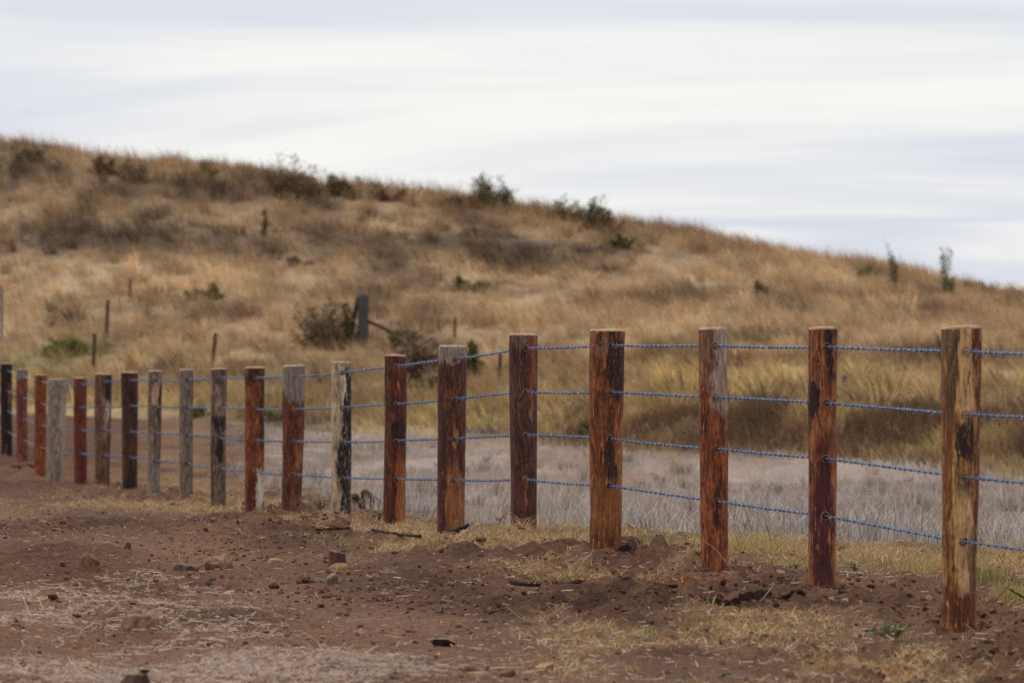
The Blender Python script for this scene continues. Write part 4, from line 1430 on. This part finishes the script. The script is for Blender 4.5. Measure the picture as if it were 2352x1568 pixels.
for sgn in (-1, 1):
    g = Geo()
    g.tube(np.array([(.02, .006 * sgn, .018), (.018, .007 * sgn, .008), (.022, .008 * sgn, -.004)]), .0012, 5)
    for t in (-.4, 0, .4):
        g.tube(np.array([(.022, .008 * sgn, -.003), (.022 + .012 * math.cos(t), .008 * sgn + .012 * math.sin(t), -.004)]), .0009, 4)
    g.build('leg', M_BLACK, root)
    g = Geo()
    v, f = rock_geo(5, .034, .0035, .012, 0, 2, 0)
    g.add(v @ np.array([[math.cos(.35), 0, math.sin(.35)], [0, 1, 0], [-math.sin(.35), 0, math.cos(.35)]]) + [.006, .0185 * sgn, .031], f)
    g.build('wing', M_BLACK, root, True)
    g = Geo()
    v, f = rock_geo(6, .0018, .001, .0018, 0, 1, 0)
    g.add(v + [.060, .0125 * sgn, .055], f)
    g.build('eye', noisy_mat('eye', (.02, .015, .01), (.03, .02, .02), 10, .1), root, True)


# ------------------------------------------------------------------ stuff nobody could count
def stuff(name, V, Fc, T, mat, label, cat):
    o = np_mesh(name, V, Fc, mat, T)
    return tag(o, label, cat, kind='stuff')


# tussock grass over the hill
def hill_grass():
    nt_ = 15000
    X = rng.uniform(-23, 23, nt_ * 3)
    Y = rng.uniform(56, 203, nt_ * 3)
    tl = toe(X)
    lim = np.abs(X) < Y * 0.098 + 3.0
    ok = (Y > tl + 0.3) & lim
    X, Y = X[ok][:nt_], Y[ok][:nt_]
    n = len(X)
    jit = rng.normal(0, .07, n)
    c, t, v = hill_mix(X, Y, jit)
    patch = fbm(X * .5, Y * .2, 71, 3)
    hh = (0.12 + 0.36 * sstep(.3, .7, patch)) * rng.uniform(.7, 1.25, n)
    onbank = (1 - sstep(1.5, 3.5, Y - toe(X))) * sstep(.3, 1.5, X)
    c = c * (1 - .25 * onbank[:, None] * np.array([1, .92, .85]))
    hh = hh * (1 - .45 * onbank)
    hh = hh * (.5 + .5 * sstep(.25, .6, t))
    hh = np.where(rng.random(n) < .03, hh * 1.5, hh)
    nb = 12
    P = np.repeat(np.stack([X, Y, ground_z(X, Y) - .03], 1), nb, 0)
    N = len(P)
    a, o = rng.uniform(0, 2 * np.pi, N), rng.random(N) ** .6
    sp = np.repeat(rng.uniform(.1, .3, n), nb)
    P[:, 0] += np.cos(a) * o * sp
    P[:, 1] += np.sin(a) * o * sp
    Hh = np.repeat(hh, nb) * rng.uniform(.55, 1.15, N)
    wind = np.repeat(-.1 + .9 * fbm(X * .5, Y * .15, 77, 2), nb)
    lean = np.stack([np.cos(a) * o * Hh * .35 - wind * Hh, np.sin(a) * o * Hh * .35 - .1 * Hh], 1)
    T = np.repeat(c * rng.uniform(.7, 1.3, n)[:, None], nb, 0) * rng.uniform(.72, 1.3, N)[:, None]
    W = rng.uniform(.010, .022, N)
    ang = rng.normal(0, .6, N)
    return blade_mesh(P, Hh, W, lean, T, ang)


def tussocks():
    n = 2400
    X = rng.uniform(-22, 22, n * 3)
    Y = rng.uniform(70, 200, n * 3)
    ok = (Y > toe(X) + 3) & (np.abs(X) < Y * .098 + 2)
    X, Y = X[ok][:n], Y[ok][:n]
    n = len(X)
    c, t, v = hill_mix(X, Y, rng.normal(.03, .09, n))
    rus = rng.random(n) < .16
    c[rus] = c[rus] * np.array([.72, .6, .55])
    nb = 40
    P = np.repeat(np.stack([X, Y, ground_z(X, Y) - .03], 1), nb, 0)
    N = len(P)
    a, o = rng.uniform(0, 2 * np.pi, N), rng.random(N) ** .5
    sp = np.repeat(rng.uniform(.2, .62, n), nb)
    P[:, 0] += np.cos(a) * o * sp * .55
    P[:, 1] += np.sin(a) * o * sp * .55
    Hh = np.repeat(rng.uniform(.3, .72, n), nb) * rng.uniform(.6, 1.1, N) * (1 - .45 * o * o)
    lean = np.stack([np.cos(a) * o * sp * 1.1 - .3 * Hh, np.sin(a) * o * sp * .9], 1)
    T = np.repeat(c * rng.uniform(.65, 1.35, n)[:, None], nb, 0) * rng.uniform(.75, 1.3, N)[:, None]
    return blade_mesh(P, Hh, rng.uniform(.014, .028, N), lean, T, rng.normal(0, .7, N))


V, Fc, T = tussocks()
stuff('tussock_grass', V, Fc, T, M_GRASS, 'rounded tussocks of pale and russet grass dotting the hill', 'grass')
V, Fc, T = hill_grass()
stuff('hill_grass', V, Fc, T, M_GRASS, 'long dry golden brown grass covering the hill', 'grass')


# darker growth on the earth bank at the edge of the field
def bank_grass():
    n = 26000
    X = rng.uniform(0.4, 9.5, n)
    Y = toe(X) + rng.normal(.6, 1.7, n)
    ok = (np.abs(X) < Y * .098 + 1.0) & (rng.random(n) < sstep(.3, 2.2, X) * .9 + .1)
    X, Y = X[ok], Y[ok]
    n = len(X)
    P = np.stack([X, Y, ground_z(X, Y) - .02], 1)
    Hh = rng.uniform(.05, .3, n) * (.3 + 1.2 * fbm(X * 1.1, Y * .6, 91, 3))
    lean = np.stack([rng.normal(-.2, .4, n), rng.normal(-.35, .3, n)], 1) * Hh[:, None]
    m = fbm(X * .8, Y * .5, 92, 3)[:, None]
    T = np.where(m > .55, np.array(S(188, 166, 116)), np.where(m > .44, np.array(S(164, 134, 98)), np.array(S(126, 100, 78)))) * rng.uniform(.6, 1.25, n)[:, None]
    return blade_mesh(P, Hh, rng.uniform(.010, .02, n), lean, T, rng.normal(0, .6, n))


V, Fc, T = bank_grass()
stuff('bank_grass', V, Fc, T, M_GRASS, 'dark brown and olive growth on the low bank beyond the field', 'grass')


# wispy seed stalks along the crest and sprinkled on the slope
def wisps():
    n = 2600
    X = rng.uniform(-20, 20, n)
    Y = np.where(rng.random(n) < .65, rng.uniform(176, 198, n), rng.uniform(90, 190, n))
    ok = Y > toe(X) + 2
    X, Y = X[ok], Y[ok]
    n = len(X)
    nb = 5
    P = np.repeat(np.stack([X, Y, ground_z(X, Y)], 1), nb, 0)
    N = len(P)
    P[:, :2] += rng.normal(0, .12, (N, 2))
    Hh = rng.uniform(.35, .75, N)
    lean = np.stack([-Hh * rng.uniform(-.05, .5, N), rng.normal(0, .05, N)], 1)
    T = np.array(S(176, 138, 96)) * rng.uniform(.7, 1.15, N)[:, None]
    return blade_mesh(P, Hh, rng.uniform(.006, .012, N), lean, T, rng.normal(0, .5, N))


V, Fc, T = wisps()
stuff('seed_stalks', V, Fc, T, M_GRASS, 'thin wispy seed stalks standing out of the hill grass', 'grass')


# grey stubble standing in the field
def stubble():
    n = 170000
    Y = 26 + 66 * rng.random(n) ** 1.5
    X = rng.uniform(-1, 1, n) * (Y * .098 + 1.2)
    e = X - field_edge(Y)
    edge = (fbm(X * 1.5, Y * .8, 81, 3) - .5) * 1.0
    ok = (e + edge > 0) & (Y < toe(X) + 1) & (np.abs(X) < Y * .098 + 1.5)
    pn = fbm(X * .9, Y * .25, 82, 4)
    ok &= rng.random(n) < np.clip(.08 + 1.5 * sstep(.36, .6, pn), 0, 1) * np.where(Y > 58, .55, 1)
    X, Y, pn, e = X[ok], Y[ok], pn[ok], e[ok]
    n = len(X)
    q = (np.arange(n) // 7) * 7      # stalks stand in tufts
    tuft = np.repeat(rng.uniform(.35, 1.5, n // 7 + 1), 7)[:n]
    X, Y = X[q] + rng.normal(0, .035, n), Y[q] + rng.normal(0, .05, n)
    e, pn = e[q], pn[q]
    P = np.stack([X, Y, ground_z(X, Y) - .01], 1)
    Hh = tuft * rng.uniform(.05, .16, n) * (.5 + 1.1 * pn) * np.where(Y > 52, .7, 1) * (1 + .5 * np.exp(-(e / .8) ** 2))
    lean = rng.normal(0, .45, (n, 2)) * Hh[:, None]
    T = np.array(S(194, 184, 180)) * (rng.uniform(.45, 1.35, n) * (.6 + .8 * fbm(X * .9, Y * .3, 84, 3)))[:, None]
    warm = rng.random(n) < .22
    T[warm] = np.array(S(170, 146, 112)) * rng.uniform(.8, 1.2, warm.sum())[:, None]
    return blade_mesh(P, Hh, rng.uniform(.0035, .007, n), lean, T, rng.normal(0, .7, n))


V, Fc, T = stubble()
def field_tufts():
    n = 1500
    Y = 27 + 62 * rng.random(n) ** 1.2
    X = rng.uniform(-1, 1, n) * (Y * .098 + 1)
    ok = (X - field_edge(Y) > .05) & (Y < toe(X) + .5)
    X, Y = X[ok], Y[ok]
    n = len(X)
    col = np.array([S(196, 184, 172), S(128, 112, 104), S(186, 162, 128), S(112, 94, 84)])[rng.choice(4, n, p=[.4, .25, .2, .15])]
    nb = 16
    P = np.repeat(np.stack([X, Y, ground_z(X, Y) - .01], 1), nb, 0)
    N = len(P)
    a, o = rng.uniform(0, 2 * np.pi, N), rng.random(N) ** .5
    sp = np.repeat(rng.uniform(.03, .14, n), nb)
    P[:, 0] += np.cos(a) * o * sp
    P[:, 1] += np.sin(a) * o * sp
    Hh = np.repeat(rng.uniform(.07, .22, n), nb) * rng.uniform(.5, 1.1, N)
    lean = np.stack([np.cos(a) * o * Hh * .7, np.sin(a) * o * Hh * .6], 1)
    return blade_mesh(P, Hh, rng.uniform(.004, .008, N), lean, np.repeat(col, nb, 0) * rng.uniform(.7, 1.25, N)[:, None], rng.normal(0, .6, N))


V2, F2, T2 = field_tufts()
V, Fc, T = np.vstack([V, V2]), np.vstack([Fc, F2 + len(V)]), np.vstack([T, T2])
stuff('stubble', V, Fc, T, M_GRASS, 'grey dead stubble standing in the field behind the fence', 'stubble')


# short dry grass along the fence and in patches over the yard
def yard_grass():
    n = 640000
    Y = 18.5 + 52 * rng.random(n) ** 1.35
    X = rng.uniform(-1, 1, n) * (Y * .098 + .8)
    lim = np.abs(X) < Y * .098 + .8
    X, Y = X[lim], Y[lim]
    a = dry_amt(X, Y)
    e = X - field_edge(Y)
    keep = (rng.random(len(X)) < a * .62 + .01) & (e < .35) & ~((np.abs(X + .32) < .16) & (np.abs(Y - 34.0) < .8))
    X, Y, a, e = X[keep], Y[keep], a[keep], e[keep]
    n = len(X)
    strip_ = np.exp(-((e + .35) / .55) ** 2) * (Y < 36)
    P = np.stack([X, Y, ground_z(X, Y) - .005], 1)
    Hh = rng.uniform(.012, .045, n) * (.6 + .6 * a) + strip_ * rng.uniform(.02, .10, n) * sstep(.35, .6, fbm(X * 1.3, Y * .7, 85, 3))
    lean = rng.normal(0, 1.3, (n, 2)) * Hh[:, None]
    T = np.array(S(200, 168, 124)) * rng.uniform(.6, 1.25, n)[:, None]
    gr = rng.random(n) < (.08 + .45 * strip_ * sstep(.5, .65, fbm(X * .9, Y * .5, 86, 2)))
    T[gr] = np.array(S(168, 152, 98)) * rng.uniform(.7, 1.2, gr.sum())[:, None]
    return blade_mesh(P, Hh, rng.uniform(.003, .006, n), lean, T)


V, Fc, T = yard_grass()
stuff('dry_grass', V, Fc, T, M_GRASS, 'short dry straw coloured grass along the fence line', 'grass')


# greener tufts among the dry strip
def green_tufts():
    out = []
    for x, y, w, h, n, col in ((1490, 1258, 60, 34, 260, (176, 162, 112)), (1640, 1248, 90, 40, 260, (190, 170, 112)), (1730, 1262, 120, 52, 420, (192, 168, 116)), (1490, 1452, 70, 26, 160, (140, 138, 96)),
                               (2130, 1300, 120, 40, 300, (186, 162, 108)), (2330, 1380, 90, 50, 260, (180, 160, 100)), (2270, 1320, 80, 40, 200, (150, 140, 84)), (1555, 1440, 60, 18, 90, (130, 130, 84)),
                               (330, 1580, 60, 22, 80, (146, 140, 104)), (545, 1230, 50, 14, 90, (126, 112, 82)), (1830, 1290, 120, 26, 260, (188, 160, 106)), (1345, 1250, 80, 18, 160, (180, 150, 100)), (1180, 1238, 120, 18, 240, (186, 150, 104))):
        c = hit(x, y)
        k = c[1] / F
        X = c[0] + rng.normal(0, w * k * .36, n)
        Y = c[1] + rng.normal(0, w * k * .8, n)
        P = np.stack([X, Y, ground_z(X, Y) - .005], 1)
        Hh = h * k * rng.uniform(.4, 1.1, n)
        lean = rng.normal(0, .4, (n, 2)) * Hh[:, None]
        T = np.array(S(*col)) * rng.uniform(.65, 1.25, n)[:, None]
        out.append(blade_mesh(P, Hh, rng.uniform(.003, .006, n), lean, T))
    off, VV, FF, TT_ = 0, [], [], []
    for v, f, t in out:
        VV.append(v)
        FF.append(f + off)
        TT_.append(t)
        off += len(v)
    return np.vstack(VV), np.vstack(FF), np.vstack(TT_)


V, Fc, T = green_tufts()
stuff('grass_tufts', V, Fc, T, M_GRASS, 'taller yellow green grass tufts by the feet of the near posts', 'grass')


# straw litter lying on the dirt: thin three-sided stalks
def litter():
    n = 900000
    Y = 17.8 + 36 * rng.random(n) ** 1.35
    X = rng.uniform(-1, 1, n) * (Y * .098 + .6)
    lim = np.abs(X) < Y * .098 + .6
    X, Y = X[lim], Y[lim]
    p = straw_amt(X, Y) * .42 + dry_amt(X, Y) * .035 + .007
    p = p * (1 - .75 * np.clip(np.exp(-((X - fence_x(Y) + 2.1) / 0.4) ** 2), 0, 1) * (Y > 24))
    keep = (rng.random(len(X)) < p) & (X < field_edge(Y))
    X, Y = X[keep], Y[keep]
    n = len(X)
    a = rng.uniform(0, np.pi, n)
    L = rng.gamma(2.0, .012, n) + .010
    tz = np.where(rng.random(n) < .2, rng.normal(0, .45, n), rng.normal(0, .12, n))
    d = np.stack([np.cos(a), np.sin(a), tz], 1) * (L / 2)[:, None]
    z = ground_z(X, Y) + .003 + np.abs(tz) * L * .42
    c = np.stack([X, Y, z], 1)
    s = np.stack([-np.sin(a), np.cos(a), np.zeros(n)], 1)
    r = rng.uniform(.0010, .0024, n)[:, None]
    up = np.array([[0, 0, 1.0]])
    V = np.stack([c - d - s * r, c - d + s * r, c - d + up * r * 1.7, c + d - s * r, c + d + s * r, c + d + up * r * 1.7], 1).reshape(-1, 3)
    b = np.arange(n)[:, None] * 6
    Fc = np.concatenate([b + np.array([[q]]).reshape(1, 3) for q in ((0, 3, 5), (0, 5, 2), (1, 2, 5), (1, 5, 4))])
    base = np.where((rng.random(n) < .55)[:, None], np.array(S(202, 172, 148)), np.array(S(188, 166, 156)))
    T = base * rng.uniform(.55, 1.2, n)[:, None]
    return V, Fc, np.repeat(T, 6, 0)


V, Fc, T = litter()
stuff('straw_litter', V, Fc, T, M_STRAW, 'loose pale straw littering the dirt in the foreground', 'straw')


# crumbled soil and pebbles
def clods():
    bm = bmesh.new()
    bmesh.ops.create_icosphere(bm, subdivisions=1, radius=1.0)
    v0 = np.array([q.co[:] for q in bm.verts])
    f0 = np.array([[w.index for w in q.verts] for q in bm.faces])
    bm.free()
    n = 200000
    Y = 18 + 40 * rng.random(n) ** 1.3
    X = rng.uniform(-1, 1, n) * (Y * .098 + .5)
    lim = np.abs(X) < Y * .098 + .6
    X, Y = X[lim], Y[lim]
    dk = np.clip(sum(inzone(X, Y, z) for z in DARK_Z), 0, 1)
    p = .03 + .22 * sstep(.5, 1.2, near_rough(X, Y)) + .32 * dk
    for mx, my, mr, mh in MOUNDS:
        p = p + .5 * np.exp(-((X - mx) / .35) ** 2 - ((Y - my) / .5) ** 2)
    keep = (rng.random(len(X)) < p) & (X < field_edge(Y) + .2)
    X, Y, dk = X[keep], Y[keep], dk[keep]
    n = len(X)
    s = np.minimum(rng.gamma(1.2, .0030, n) + .002, .026)
    sc_ = s[:, None] * rng.uniform(.6, 1.4, (n, 3)) * np.array([1.15, 1.15, .75])
    V = v0[None] * (1 + .8 * (rng.random((n, len(v0), 1)) - .5)) * sc_[:, None, :]
    a = rng.uniform(0, 6.28, n)
    x_, y_ = V[..., 0].copy(), V[..., 1].copy()
    V[..., 0] = x_ * np.cos(a)[:, None] - y_ * np.sin(a)[:, None] + X[:, None]
    V[..., 1] = x_ * np.sin(a)[:, None] + y_ * np.cos(a)[:, None] + Y[:, None]
    V[..., 2] += (ground_z(X, Y) + sc_[:, 2] * .35)[:, None]
    Fc = (np.arange(n)[:, None, None] * len(v0) + f0[None]).reshape(-1, 3)
    T = np.array(S(106, 72, 56)) * rng.uniform(.55, 1.45, n)[:, None]
    T = T * (1 - .2 * dk[:, None])
    pal = rng.random(n) < .05
    T[pal] = np.array(S(156, 128, 102)) * rng.uniform(.7, 1.2, pal.sum())[:, None]
    return V.reshape(-1, 3), Fc, np.repeat(T, len(v0), 0)


V, Fc, T = clods()
stuff('soil_crumbs', V, Fc, T, M_CLOD, 'crumbled red brown soil and small clods on the dirt', 'soil')


# orange wood chips left by the post cutting
def chips():
    Xs, Ys = [], []
    for z, n in zip(SAWD_Z, (2200, 700, 260)):
        Xs.append(z[0] + rng.normal(0, z[2] * .6, n))
        Ys.append(z[1] + rng.normal(0, z[3] * .6, n))
    X, Y = np.concatenate(Xs), np.concatenate(Ys)
    n = len(X)
    c = np.stack([X, Y, ground_z(X, Y) + .006], 1)
    d1 = rng.normal(size=(n, 3))
    d1 /= np.linalg.norm(d1, axis=1)[:, None]
    d2 = np.cross(d1, rng.normal(size=(n, 3)))
    d2 /= np.linalg.norm(d2, axis=1)[:, None]
    s = rng.uniform(.004, .013, n)[:, None]
    V = np.stack([c - d1 * s, c + d2 * s * .5, c + d1 * s, c - d2 * s * .5], 1).reshape(-1, 3)
    b = np.arange(n)[:, None] * 4
    Fc = np.concatenate([b + np.array([[0, 1, 2]]), b + np.array([[0, 2, 3]])])
    T = np.array(S(176, 116, 76)) * rng.uniform(.55, 1.2, n)[:, None]
    return V, Fc, np.repeat(T, 4, 0)


V, Fc, T = chips()
stuff('wood_chips', V, Fc, T, M_STRAW, 'orange wood chips strewn over the dirt', 'wood chips')
